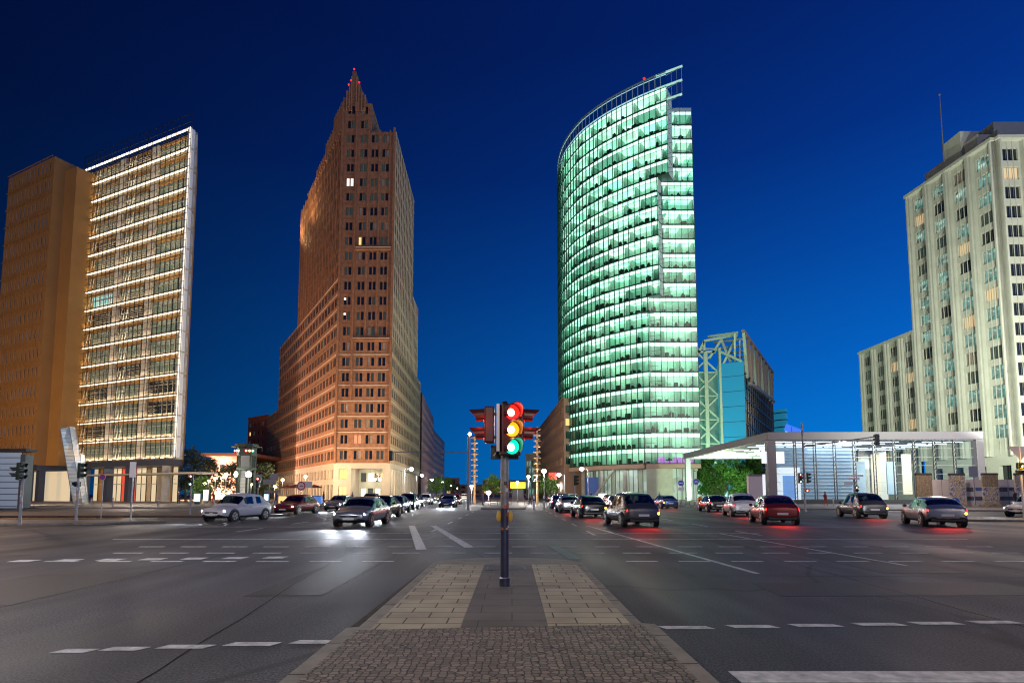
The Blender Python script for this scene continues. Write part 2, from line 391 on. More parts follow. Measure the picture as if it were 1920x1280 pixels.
b = MB(); b.box(-0.509, 0.278, 11.100, 11.137, .12, .127, 'black_plastic'); b.box(-0.509, 0.278, 11.655, 11.692, .12, .127, 'black_plastic'); b.box(-0.509, -0.472, 11.137, 11.655, .12, .127, 'black_plastic'); b.box(0.241, 0.278, 11.137, 11.655, .12, .127, 'black_plastic')
b.box(-0.472, 0.241, 11.137, 11.655, .12, .1255, 'slabs_grey')
tag(b.build('manhole_cover'), 'rectangular service cover set in the grey paving behind the signal pole', 'manhole cover')

# road markings (z 4..8 mm)
marks = MB()
def dash(x0, x1, y0, y1): marks.box(x0, x1, y0, y1, .002, .006, 'paint_white')
def dashpx(u0, u1, v, wd=.14):
    a = atz(u0, v); c = atz(u1, v); sk_ = .04*(1 if u0 < 960 else -1)
    marks.prism([(a.x-sk_, a.y-wd/2), (c.x-sk_*.8, c.y-wd/2), (c.x+sk_, c.y+wd/2), (a.x+sk_*.9, a.y+wd/2)], .002, .006, 'paint_white')
for u0, u1, v in ((110, 170, 1220), (200, 268, 1216), (305, 392, 1212), (430, 517, 1207), (552, 634, 1203), (1240, 1332, 1176), (1368, 1453, 1174), (1487, 1572, 1172), (1605, 1690, 1170), (1712, 1797, 1168), (1822, 1905, 1166)): dashpx(u0, u1, v)
dash(1.95, 40, 4.95, 5.25)
for i in range(-9, 12):
    for yy, o_ in ((17.2, 0), (15.4, .5), (13.5, .2)):
        if yy < 14 and -2.6 < i*1.25+o_ < 1.7: continue
        dash(i*1.25+o_, i*1.25+o_+.75, yy, yy+.14)
dash(-14, 16, 20.0, 20.1); dash(-8, 10, 23.0, 23.1); dash(-16, 20, 27.5, 27.65)
for i in range(14): dash(-6.2-i*.95, -5.7-i*.95, 14.2-i*.12, 14.6-i*.12)
def strip(p, q, wd):
    p = Vector(p); q = Vector(q); d = (q-p).normalized(); n = Vector((-d.y, d.x))*wd/2
    marks.prism([tuple(p-n), tuple(q-n), tuple(q+n), tuple(p+n)], .002, .006, 'paint_white')
strip(G(772, 985), G(790, 1030), .3); strip(G(812, 985), G(880, 1026), .3)
strip(G(1100, 985), G(1420, 1075), .12); strip(G(1350, 1000), G(1700, 1060), .1)
for k in range(7):
    a = Vector(G(1010+k*110, 975+k*14)); 
    strip((3.2, 22+k*6), (3.2, 24.5+k*6), .12); strip((9.6, 22+k*6), (9.6, 24.5+k*6), .12); strip((-3.4, 24+k*6), (-3.4, 26.5+k*6), .12); strip((-11.6, 24+k*6), (-11.6, 26.5+k*6), .12)
struct(marks.build('road_markings'))
sheet('cycle_crossing', [G(1046, 1023), G(1092, 1049), G(1068, 1049), G(1026, 1023)][::1], .010, 'paint_green')
wr = MB(); rw = random.Random(12)
for (x0, x1, y0, y1) in ((-9.5, -7.2, 8.2, 11.5), (4.2, 8.8, 9.0, 10.4), (-4.2, -3.0, 9, 19), (7.5, 9.2, 11.5, 19), (11, 16, 7.2, 8.8), (-17, -12.5, 13, 15.0)): wr.prism([(x0, y0), (x1, y0+.1), (x1-.05, y1), (x0+.1, y1-.08)], .001, .0035, 'asphalt_dark')
mat('tar', (.012, .012, .013), .85, spec=.1)
def seam(x, y, dx, dy, n_):
    for i in range(n_):
        x2, y2 = x+dx+rw.uniform(-.03, .03), y+dy+rw.uniform(-.03, .03); d_ = Vector((x2-x, y2-y)).normalized(); q = Vector((-d_.y, d_.x))*.007
        wr.prism([(x-q.x, y-q.y), (x2-q.x, y2-q.y), (x2+q.x, y2+q.y), (x+q.x, y+q.y)], .0035, .0042, 'tar'); x, y = x2, y2
seam(-3.1, 4.2, -.06, .55, 40); seam(3.4, 11.2, .6, -.02, 26); seam(6.0, 3.8, .02, .5, 40); seam(-7.0, 4.4, -.03, .5, 40); seam(10.4, 5, .02, .5, 34)
mat('gutter_dirt', (.035, .026, .018), .95, noise=(9, .7))
wr.prism([(-2.10, -8), (-1.88, -8), (-1.88, 6.5), (-1.95, 6.5)], .001, .004, 'gutter_dirt'); wr.prism([(-1.95, 6.5), (-1.74, 6.5), (-1.74, 12.3), (-1.86, 12.3)], .001, .004, 'gutter_dirt'); wr.prism([(1.66, -8), (1.84, -8), (1.72, 6.6), (1.66, 6.6)], .001, .004, 'gutter_dirt')
wr = struct(wr.build('road_repairs'))
jn = MB()
for i in range(26):
    y = -6+i*.98
    if y > 12: break
    xl0, xl1 = (-1.848, -1.70) if y < 6.4 else (-1.72, -1.56)
    jn.box(xl0+.01, xl1, y, y+.012, .1195, .1212, 'tar'); xr0, xr1 = (1.49, 1.64) if y < 6.5 else (1.36, 1.495); jn.box(xr0, xr1-.01, y+.3, y+.312, .1195, .1212, 'tar')
struct(jn.build('kerb_joints'))
# plazas either side, raised a kerb high
b = MB(); b.prism([(-140, 62), (-62, 60), (-36, 62), (-27, 72), (-25.5, 110), (-26, 260), (-140, 260)], 0, .13, 'plaza'); struct(b.build('pavement'))
b = MB(); b.prism([(22, 60), (40, 52), (70, 44), (140, 40), (140, 260), (16, 260), (14, 160), (20, 100)], 0, .13, 'plaza'); struct(b.build('pavement'))
# long low traffic island on the left with its tip near the leaning post
b = MB(); b.prism([(-60, 24.5), (-36, 25.6), (-21.5, 29.2), (-19.3, 31.8), (-21, 32.6), (-60, 32.0)], 0, .12, 'kerb'); struct(b.build('traffic_island', bevel=.02))
b = MB(); b.prism([(-60, 24.9), (-36, 26.0), (-21.8, 29.6), (-20.2, 31.6), (-21.3, 32.2), (-60, 31.6)], .1, .124, 'plaza'); struct(b.build('island_paving'))
b = MB(); b.prism([(-100, 37), (-19, 38.5), (-16, 41), (-20, 46), (-100, 47)], 0, .12, 'median_strip'); struct(b.build('tram_median', bevel=.02))
b = MB()
for i in range(60): b.box(-62+i*.62, -61.7+i*.62, 36.6, 36.9, .004, .05, 'wood')
tag(b.build('tactile_strip'), 'dotted orange edge strip along the brown median on the left', 'edge strip')
b = MB(); b.prism([(24, 33), (30, 32.2), (60, 31.5), (60, 35.5), (28, 35.2)], 0, .12, 'kerb'); struct(b.build('traffic_island', bevel=.02))
b = MB(); b.prism([(-3.2, 58), (1.4, 58), (3.4, 120), (4, 240), (-8, 240), (-5.4, 120)], 0, .13, 'plaza'); struct(b.build('boulevard_median', bevel=.02))

# =================================================================== BUILDING HELPERS
WCACHE = {}
def window_mesh(w_, h_, panes, glass, frame, sill=True):
    key = (round(w_, 2), round(h_, 2), panes, glass, frame)
    if key in WCACHE: return WCACHE[key]
    b = MB(); t = .055
    b.face([(0, 0, 0), (w_, 0, 0), (w_, 0, h_), (0, 0, h_)], glass if glass != 'mixlit' else 'glass_greenlit')
    b.box(0, w_, -.05, -.005, 0, t, frame); b.box(0, w_, -.05, -.005, h_-t, h_, frame)
    for i in range(panes+1):
        x = t/2+(w_-t)*i/panes; b.box(x-t/2, x+t/2, -.045, -.005, t, h_-t, frame)
    WCACHE[key] = b
    return b
class Bld:
    def __init__(s, name, label, cat, loc, **kw):
        s.root = thing(name, label, cat, loc, **kw); s.w = []; s.parts = {}
    def mb(s, n): return s.parts.setdefault(n, MB())
    def facade(s, p0, p1, z0, z1, cols, rows, m, depth=.3, part='wall', glass=None, frame='frame_dark', panes=2, skip=None, sill=None):
        """wall sheet from p0 to p1 (left to right seen from outside) with real openings and windows set back in them"""
        p0 = Vector((p0[0], p0[1])); p1 = Vector((p1[0], p1[1])); d = p1-p0; Ln = d.length; d.normalize(); n = Vector((d.y, -d.x))
        mb = s.mb(part); ang = math.atan2(d.y, d.x)
        us = [0]; hu = []
        for c in cols:
            if c[0] < .02 or c[1] > Ln-.02: continue
            us += [c[0], c[1]]; hu.append(len(us)-2)
        us.append(Ln); zs = [z0]; hz = []
        for r in rows:
            if r[0] < z0+.02 or r[1] > z1-.02: continue
            zs += [r[0], r[1]]; hz.append(len(zs)-2)
        zs.append(z1)
        def P(u, z, k=0): q = p0+d*u-n*k; return (q.x, q.y, z)
        # merge: full-width strips between rows
        for j in range(len(zs)-1):
            if j not in hz: mb.face([P(0, zs[j]), P(Ln, zs[j]), P(Ln, zs[j+1]), P(0, zs[j+1])], m)
            else:
                for i in range(len(us)-1):
                    u0, u1, a, c = us[i], us[i+1], zs[j], zs[j+1]
                    hole = i in hu and not (skip and skip(hu.index(i), hz.index(j)))
                    if not hole: mb.face([P(u0, a), P(u1, a), P(u1, c), P(u0, c)], m); continue
                    mb.face([P(u0, a), P(u0, a, depth), P(u0, c, depth), P(u0, c)], m); mb.face([P(u1, a, depth), P(u1, a), P(u1, c), P(u1, c, depth)], m)
                    mb.face([P(u0, a), P(u1, a), P(u1, a, depth), P(u0, a, depth)], m); mb.face([P(u0, c, depth), P(u1, c, depth), P(u1, c), P(u0, c)], m)
                    gl = glass(hu.index(i), hz.index(j)) if callable(glass) else (glass or 'glass_dark')
                    if gl: s.w.append((u1-u0, c-a, panes, gl, frame, P(u0, a, depth), ang))
                    if sill: mb2 = s.mb('sill'); e0 = p0+d*(u0-.1)+n*.001; e1 = p0+d*(u1+.1)+n*.001; f0 = e0+n*.1; f1 = e1+n*.1; mb2.prism([tuple(f0), tuple(f1), tuple(e1), tuple(e0)], a-.12, a-.01, sill)
        return Ln
    def roof(s, poly, z, m='roof_dark', part='roof'):
        s.mb(part+'#%.1f%.1f' % (z, poly[0][0])).face([(p[0], p[1], z) for p in poly], m)
    def finish(s, wname='window'):
        for n, b in s.parts.items(): b.build(n.split('#')[0], s.root)
        org = s.root.location
        s.w.sort(key=lambda t: -t[0]*t[1]/(Vector(t[5]).length**2)*(1 if t[5][1] > 0 else 0))
        big, rest = s.w[:99], s.w[99:]
        cache = {}
        for (w_, h_, pn, gl, fr, pos, ang) in big:
            key = (round(w_, 2), round(h_, 2), pn, gl, fr)
            if key not in cache:
                o = window_mesh(*key).build(wname, s.root, local=True); cache[key] = o
            else:
                o = cache[key].copy(); COL.objects.link(o); o.parent = s.root
            o.location = Vector(pos)-org; o.rotation_euler = (0, 0, ang)
        if rest:
            mm_ = MB()
            for (w_, h_, pn, gl, fr, pos, ang) in rest:
                src = window_mesh(round(w_, 2), round(h_, 2), pn, gl, fr); i0 = len(mm_.v); ca, sa = math.cos(ang), math.sin(ang)
                mm_.v += [(pos[0]+v[0]*ca-v[1]*sa, pos[1]+v[0]*sa+v[1]*ca, pos[2]+v[2]) for v in src.v]
                for f, k in zip(src.f, src.m): mm_.f.append(tuple(i0+a for a in f)); mm_.m.append(mm_.mi(src.mats[k]))
            o = mm_.build(wname, s.root); o['kind'] = 'stuff'

def vsub(p, q, t): return (p[0]+(q[0]-p[0])*t, p[1]+(q[1]-p[1])*t)
def offs(p, q, n_, u=0):       # point at distance u along p->q, n_ outward
    d = (Vector(q)-Vector(p)).normalized(); return (p[0]+d.x*u+d.y*n_, p[1]+d.y*u-d.x*n_)

# =================================================================== BRICK TOWER (centre left)
brickmat('brick_gold', (.44, .30, .17), (.38, .26, .15), (.3, .22, .14), .25, .075, .01, .85, .5, .2, axes='XZ')  # lit copy of the brick, cream light on the right flank painted in
def brick_tower():
    B = Bld('brick_tower', 'tall stepped red brick skyscraper with pointed top, left of the traffic light', 'skyscraper', (-34, 131, 0))
    A = (-40.9, 129.6); Bc = (-28.0, 129.6); fh = 3.63; zb = 8.5
    Ldir = Vector((-40.0, 64.2)).normalized()
    def Lp(s_): return (A[0]+Ldir.x*s_, A[1]+Ldir.y*s_)
    Rdir = Vector((-1.9, 50)).normalized()
    def Rp(s_): return (Bc[0]+Rdir.x*s_, Bc[1]+Rdir.y*s_)
    Z = lambda k: zb+fh*k
    rws = [(Z(k)+.95, Z(k)+2.95) for k in range(24)]
    rr = random.Random(3)
    def gl_dark(i, j):
        x = rr.random()
        return 'glass_dark' if x < .62 else ('glass_dim' if x < .93 else 'glass_curtain')
    def gl_lit(i, j):
        x = rr.random()
        return 'glass_dark' if x < .6 else ('glass_dim' if x < .9 else ('glass_curtain' if x < .996 else 'lit_warm'))
    def gl_flank(i, j):
        x = rr.random()
        return 'glass_dark' if x < .82 else ('glass_dim' if x < .97 else 'glass_curtain')
    levels = [  # z0,k1,left length,right length
        (zb, 6, 99.6, 54), (Z(6), 8, 75.6, 54), (Z(8), 12, 75.6, 45), (Z(12), 14, 45.6, 45), (Z(14), 22, 45.6, 33)]
    for z0, k1, ll, rl in levels:
        z1 = Z(k1); C = Lp(ll)
        # left flank, seen left to right from far to corner
        pitch = 3.25; cols = []
        nb = int(ll/pitch)
        for i in range(nb):
            u = ll-(i+1)*pitch+.55
            if z0 < Z(8): cols = [(u, u+.62), (u+.8, u+1.42), (u+1.6, u+2.22)]+cols
            else: cols = [(u+.1, u+1.0), (u+1.25, u+2.15)]+cols
        B.facade(C, A, z0, z1, cols, [(a_-.1, b_+.25) for a_, b_ in rws] if z0 >= Z(12)-.1 else rws, 'brick_front' if z0 >= Z(12)-.1 else 'brick_side', .05, 'side_wall', gl_flank, 'frame_dark', 1)  # upper flank uses the darker brick copy, its shade painted in
        # ribs on the upper flank
        if z0 >= Z(8)-.1:
            mb = B.mb('rib')
            for i in range(nb+1):
                p = offs(C, A, 0, ll-i*pitch-.18); q = offs(C, A, 0, min(ll-.02, ll-i*pitch+.18)); dpt = .20 if z0 >= Z(12)-.1 else .06
                p2 = offs(C, A, dpt, ll-i*pitch-.18); q2 = offs(C, A, dpt, min(ll-.02, ll-i*pitch+.18))
                mb.prism([p2, q2, q, p], z0+.01, z1+(.5 if k1 in (12, 22) else .0), 'brick_side')
                if z0 >= Z(12)-.1:
                    p = offs(C, A, 0, ll-i*pitch-.18-pitch/2); q = offs(C, A, 0, ll-i*pitch-pitch/2); p2 = offs(C, A, .1, ll-i*pitch-.18-pitch/2); q2 = offs(C, A, .1, ll-i*pitch-pitch/2)
                    if ll-i*pitch-pitch/2 > .4: mb.prism([p2, q2, q, p], z0+.01, z1+.1, 'brick_side')
        mbs = B.mb('string_course')
        for k in range(round((z0-zb)/fh), k1+1):
            if z0 < Z(12):
                mbs.prism([offs(C, A, .10), offs(C, A, .10, ll-.01), offs(C, A, 0, ll-.01), offs(C, A, 0)], Z(k)-.12, Z(k)+.1, 'sandstone')
        # front
        fc = []
        for uc in (2.15, 5.3, 7.95, 10.55): fc += [(uc-.82, uc-.12), (uc+.12, uc+.82)]
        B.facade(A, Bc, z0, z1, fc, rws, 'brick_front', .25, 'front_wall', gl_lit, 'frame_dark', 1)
        # right flank
        D = Rp(rl); cols = []; u = .5
        while u+2.3 < rl: cols += [(u+.25, u+.95), (u+1.2, u+1.9)]; u += 2.75
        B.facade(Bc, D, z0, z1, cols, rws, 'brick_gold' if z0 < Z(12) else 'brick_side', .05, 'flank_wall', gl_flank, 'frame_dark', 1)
        if True:
            mb = B.mb('rib'); u = .5
            while u < rl:
                if z0 >= Z(8)-.1: mb.prism([offs(Bc, D, 0, u-.2), offs(Bc, D, .10, u-.2), offs(Bc, D, .10, u+.1), offs(Bc, D, 0, u+.1)][::-1], z0+.01, z1+.2, 'sandstone')
                u += 2.75
            for k in range(round((z0-zb)/fh), k1+1):
                mbs.prism([offs(Bc, D, .02), offs(Bc, D, .09), offs(Bc, D, .09, rl-.05), offs(Bc, D, .02, rl-.05)][::-1], Z(k)-.1, Z(k)+.08, 'sandstone')
        back = (D[0]-14, D[1]+4)
        b = B.mb('back_wall')
        for p, q in ((D, back), (back, C)): b.face([(p[0], p[1], z0), (q[0], q[1], z0), (q[0], q[1], z1), (p[0], p[1], z1)], 'brick_side')
        B.roof([C, A, Bc, D, back], z1)
    # front details: projecting left bay and stepped terraces with sandstone edges
    fr = B.mb('pilaster')
    def pil(u0, u1, z0, z1, dp, m='brick_front'):
        fr.prism([offs(A, Bc, dp, u0), offs(A, Bc, dp, u1), offs(A, Bc, 0, u1), offs(A, Bc, 0, u0)], z0, z1, m)
    for u in (6.6, 9.2):
        pil(u-.22, u+.22, Z(8), Z(14)-.3, .35); pil(u-.2, u+.2, Z(14), Z(22)+.3, .3)
    pil(3.45, 3.85, Z(4), Z(24)+.2, .5); pil(.0, .5, zb, Z(24)+.3, .45); pil(12.45, 12.88, zb, Z(22)+.9, .4)
    pil(11.5, 11.8, Z(8), Z(22)+.3, .25)
    for k in range(0, 8): pil(.02, 12.86, Z(k)-.1, Z(k)+.08, .12, 'sandstone')
    for k in (8, 14): pil(3.9, 12.4, Z(k)-.5, Z(k)+.05, .8, 'brick_front'); pil(3.9, 12.4, Z(k)+.051, Z(k)+.15, .88, 'sandstone')
    for k in (9, 10, 11, 12, 13, 15, 16, 17, 18, 19, 20, 21): pil(.6, 3.4, Z(k)-.08, Z(k)+.05, .06, 'brick_front')
    # upper front block and apex
    A7 = offs(A, Bc, 0, 7.0)
    z0, z1 = Z(22), Z(24)
    B.facade(A, A7, z0, z1, [(1.33, 2.03), (2.27, 2.97), (4.48, 5.18), (5.42, 6.12)], rws, 'brick_front', .25, 'front_wall', gl_lit, 'frame_dark', 1)
    E1 = (A7[0]-.5, A7[1]+12); S1 = Lp(7)
    B.facade(A7, E1, z0, z1, [(u, u+.8) for u in (1, 2.6, 4.2, 5.8, 7.4, 9, 10.4)], rws, 'brick_side', .25, 'flank_wall', gl_dark, 'frame_dark', 1)
    # left flank top, stepping down away from the corner
    for s0, s1, zz in ((0, 7, Z(24)), (7, 15, Z(23.3)), (15, 25, Z(22.7)), (25, 36, Z(22.25))):
        P0, P1 = Lp(s1), Lp(s0)
        B.facade(P0, P1, Z(22), zz, [(.4+i*1.6, 1.1+i*1.6) for i in range(int((s1-s0)/1.6))], [(Z(22)+.6, zz-.7)], 'brick_side', .25, 'side_wall', gl_dark, 'frame_dark', 1)
        q0 = (P0[0]+5, P0[1]+2); q1 = (P1[0]+5, P1[1]+2)
        B.mb('back_wall').face([(q1[0], q1[1], Z(22)), (q0[0], q0[1], Z(22)), (q0[0], q0[1], zz), (q1[0], q1[1], zz)], 'brick_side')
        B.mb('back_wall').face([(P0[0], P0[1], Z(22)), (P0[0], P0[1], zz), (q0[0], q0[1], zz), (q0[0], q0[1], Z(22))], 'brick_side')
        B.roof([P0, P1, q1, q0], zz)
        mb = B.mb('rib'); n_ = int((s1-s0)/1.6)
        for i in range(n_+1):
            u = min(i*1.6, s1-s0-.35); mb.prism([offs(P0, P1, .35, u), offs(P0, P1, .35, u+.33), offs(P0, P1, 0, u+.33), offs(P0, P1, 0, u)], Z(22)+.51, zz+.35, 'brick_side')
    B.roof([A, A7, E1, S1], Z(24))
    ap = B.mb('spire')
    def blk(u0, u1, y0, y1, za, zb_, m='brick_front'): ap.box(A[0]+u0, A[0]+u1, A[1]+y0, A[1]+y1, za, zb_, m)
    T = Z(24)
    blk(.1, 5.6, -.1, 6, T+.01, T+1.4); blk(.9, 4.8, -.15, 5, T+1.41, T+3.0); blk(1.5, 4.1, -.2, 4, T+3.01, T+4.6); blk(1.9, 3.5, -.25, 3, T+4.61, T+6.4); blk(2.2, 3.1, -.25, 2, T+6.41, T+8.0)
    for u, t in ((.9, 3.0), (4.5, 2.6), (1.5, 4.9), (3.8, 4.6), (2.0, 6.6), (3.2, 6.6), (5.3, 1.9)): ap.box(A[0]+u, A[0]+u+.25, A[1]-.45, A[1]-.05, T-2, T+t, 'brick_side')
    lm = B.mb('beacon')
    for u, z in ((2.6, 8.5), (1.9, 5.6), (1.4, 4.5), (3.9, 5.1)):
        lm.sphere((A[0]+u, A[1]-.35, T+z), .22, 'lens_red', 8); lm.tube((A[0]+u, A[1]-.3, T+z-.6), (A[0]+u, A[1]-.3, T+z), .05, .05, 'steel_dark', 6)
    # lit window pairs on the front
    # base: two storeys of pale stone, colonnade on the right half of the front
    base = B.mb('base')
    def hole_facade(p0, p1, cols, rows, m, depth, glass, panes=1, part='base'):
        B.facade(p0, p1, 0, zb, cols, rows, m, depth, part, glass, 'frame_dark', panes)
    C0 = Lp(99.6)
    cols = [(99.6-(i+1)*3.25+.6, 99.6-(i+1)*3.25+2.7) for i in range(30)][::-1]
    hole_facade(C0, A, cols, [(.3, 3.7), (5.0, 7.2)], 'stone_base', .45, lambda i, j: ('lit_warm' if rr.random() < .35 else 'glass_dim') if j == 0 else ('lit_warm' if rr.random() < .12 else 'glass_curtain'))
    B.facade(A, offs(A, Bc, 0, 4.0), 0, zb, [(1.2, 3.0)], [(.3, 3.3), (4.9, 7.2)], 'stone_base', .35, 'base', lambda i, j: 'lit_yellow' if j else 'lit_warm', 'frame_dark', 2)
    # colonnade opening, recessed and lit
    p = offs(A, Bc, 0, 4.0); q = offs(A, Bc, 0, 11.2)
    bm_ = base
    bm_.face([(p[0], p[1], 7.4), (Bc[0], p[1], 7.4), (Bc[0], p[1], zb), (p[0], p[1], zb)], 'stone_base')
    bm_.box(q[0], Bc[0], A[1]+.02, A[1]+1.6, 0, 7.399, 'stone_base')
    bm_.face([(p[0], p[1], 0), (p[0], p[1]+7, 0), (p[0], p[1]+7, 7.4), (p[0], p[1], 7.4)], 'stone_base')
    bm_.face([(p[0], p[1], 7.4), (p[0], p[1]+40, 7.4), (Bc[0]-.6, p[1]+40, 7.4), (Bc[0], p[1], 7.4)][::-1], 'stone_base')
    B.facade((p[0], p[1]+7), (Bc[0]-2.6, p[1]+7.3), 0, 7.4, [(.4+i*1.7, 1.7+i*1.7) for i in range(5)], [(.3, 2.9), (4.4, 6.6)], 'stone_cream', .3, 'arcade_wall', lambda i, j: 'lit_white' if (i+j) % 2 == 0 else 'glass_dim', 'frame_dark', 1)
    # right flank colonnade
    for i in range(15):
        a = Rp(1.9+i*3.6); b2 = Rp(2.7+i*3.6); bm_.prism([offs(Bc, Rp(54), 0, 4.2+i*3.5), offs(Bc, Rp(54), 0, 5.2+i*3.5), offs(Bc, Rp(54), -.9, 5.2+i*3.5), offs(Bc, Rp(54), -.9, 4.2+i*3.5)], 0, 7.39, 'stone_base') if i < 14 else None
    e = Rp(54)
    bm_.face([(Bc[0], Bc[1], 7.4), (e[0], e[1], 7.4), (e[0], e[1], zb), (Bc[0], Bc[1], zb)], 'stone_base')
    B.facade((Bc[0]-2.8, Bc[1]+7.3), (e[0]-2.8, e[1]), 0, 7.4, [(1+i*3.5, 3.4+i*3.5) for i in range(12)], [(.3, 3.0), (4.4, 6.6)], 'stone_cream', .3, 'arcade_wall', lambda i, j: 'lit_white' if j == 0 and i % 3 == 0 else 'glass_dim', 'frame_dark', 2)
    gl = B.mb('pendant_lamp')
    for i, x in enumerate((-32.9, -31.8, -30.6)):
        gl.sphere((x, 131.2, 4.9), .3, 'lamp_white', 10); gl.tube((x, 131.2, 5.2), (x, 131.2, 7.38), .03, .03, 'steel_dark', 6)
    # restaurant arches sign (two yellow arches) behind the pendants
    m_ = B.mb('arch_sign')
    mat('sign_yellow', (.8, .5, .02), .5, emit=(1, .6, .03), estr=1.6)
    for cx in (-29.95, -29.45):
        for k in range(8):
            a0, a1 = math.pi*k/8, math.pi*(k+1)/8
            m_.bar((cx+.25*math.cos(a0), 130.4, 4.3+1.9*math.sin(a0)), (cx+.25*math.cos(a1), 130.4, 4.3+1.9*math.sin(a1)), .12, .14, 'sign_yellow', up=(0, 1, 0))
    B.finish()
    light('light_arcade', 'AREA', (-32, 133, 7.0), 350, (1, .85, .6), size=6)
    # white lit pair, upper left of the front, and the red lit pair low down
    return B
bt = brick_tower()
# particular lit panes, standing in the openings of the front
def litpane(x, z, m, w_=.62, h_=1.9):
    b = MB(); b.box(x, x+w_, 129.80, 129.83, z, z+h_, m); b.build('lit_pane', bt.root)
fh, zb = 3.63, 8.5
for uc in (2.15-.8, 2.15+.14): litpane(-40.9+uc, zb+fh*18+1.0, 'lit_white')
mat('lit_redwin', (.3, .05, .03), .5, emit=(1, .22, .12), estr=1.6)
for uc in (5.3-.8, 5.3+.14): litpane(-40.9+uc, zb+fh*1+1.0, 'lit_redwin')
for k in (9, 10): litpane(-40.9+1.35, zb+fh*k+2.2, 'lit_white', .5, .5)

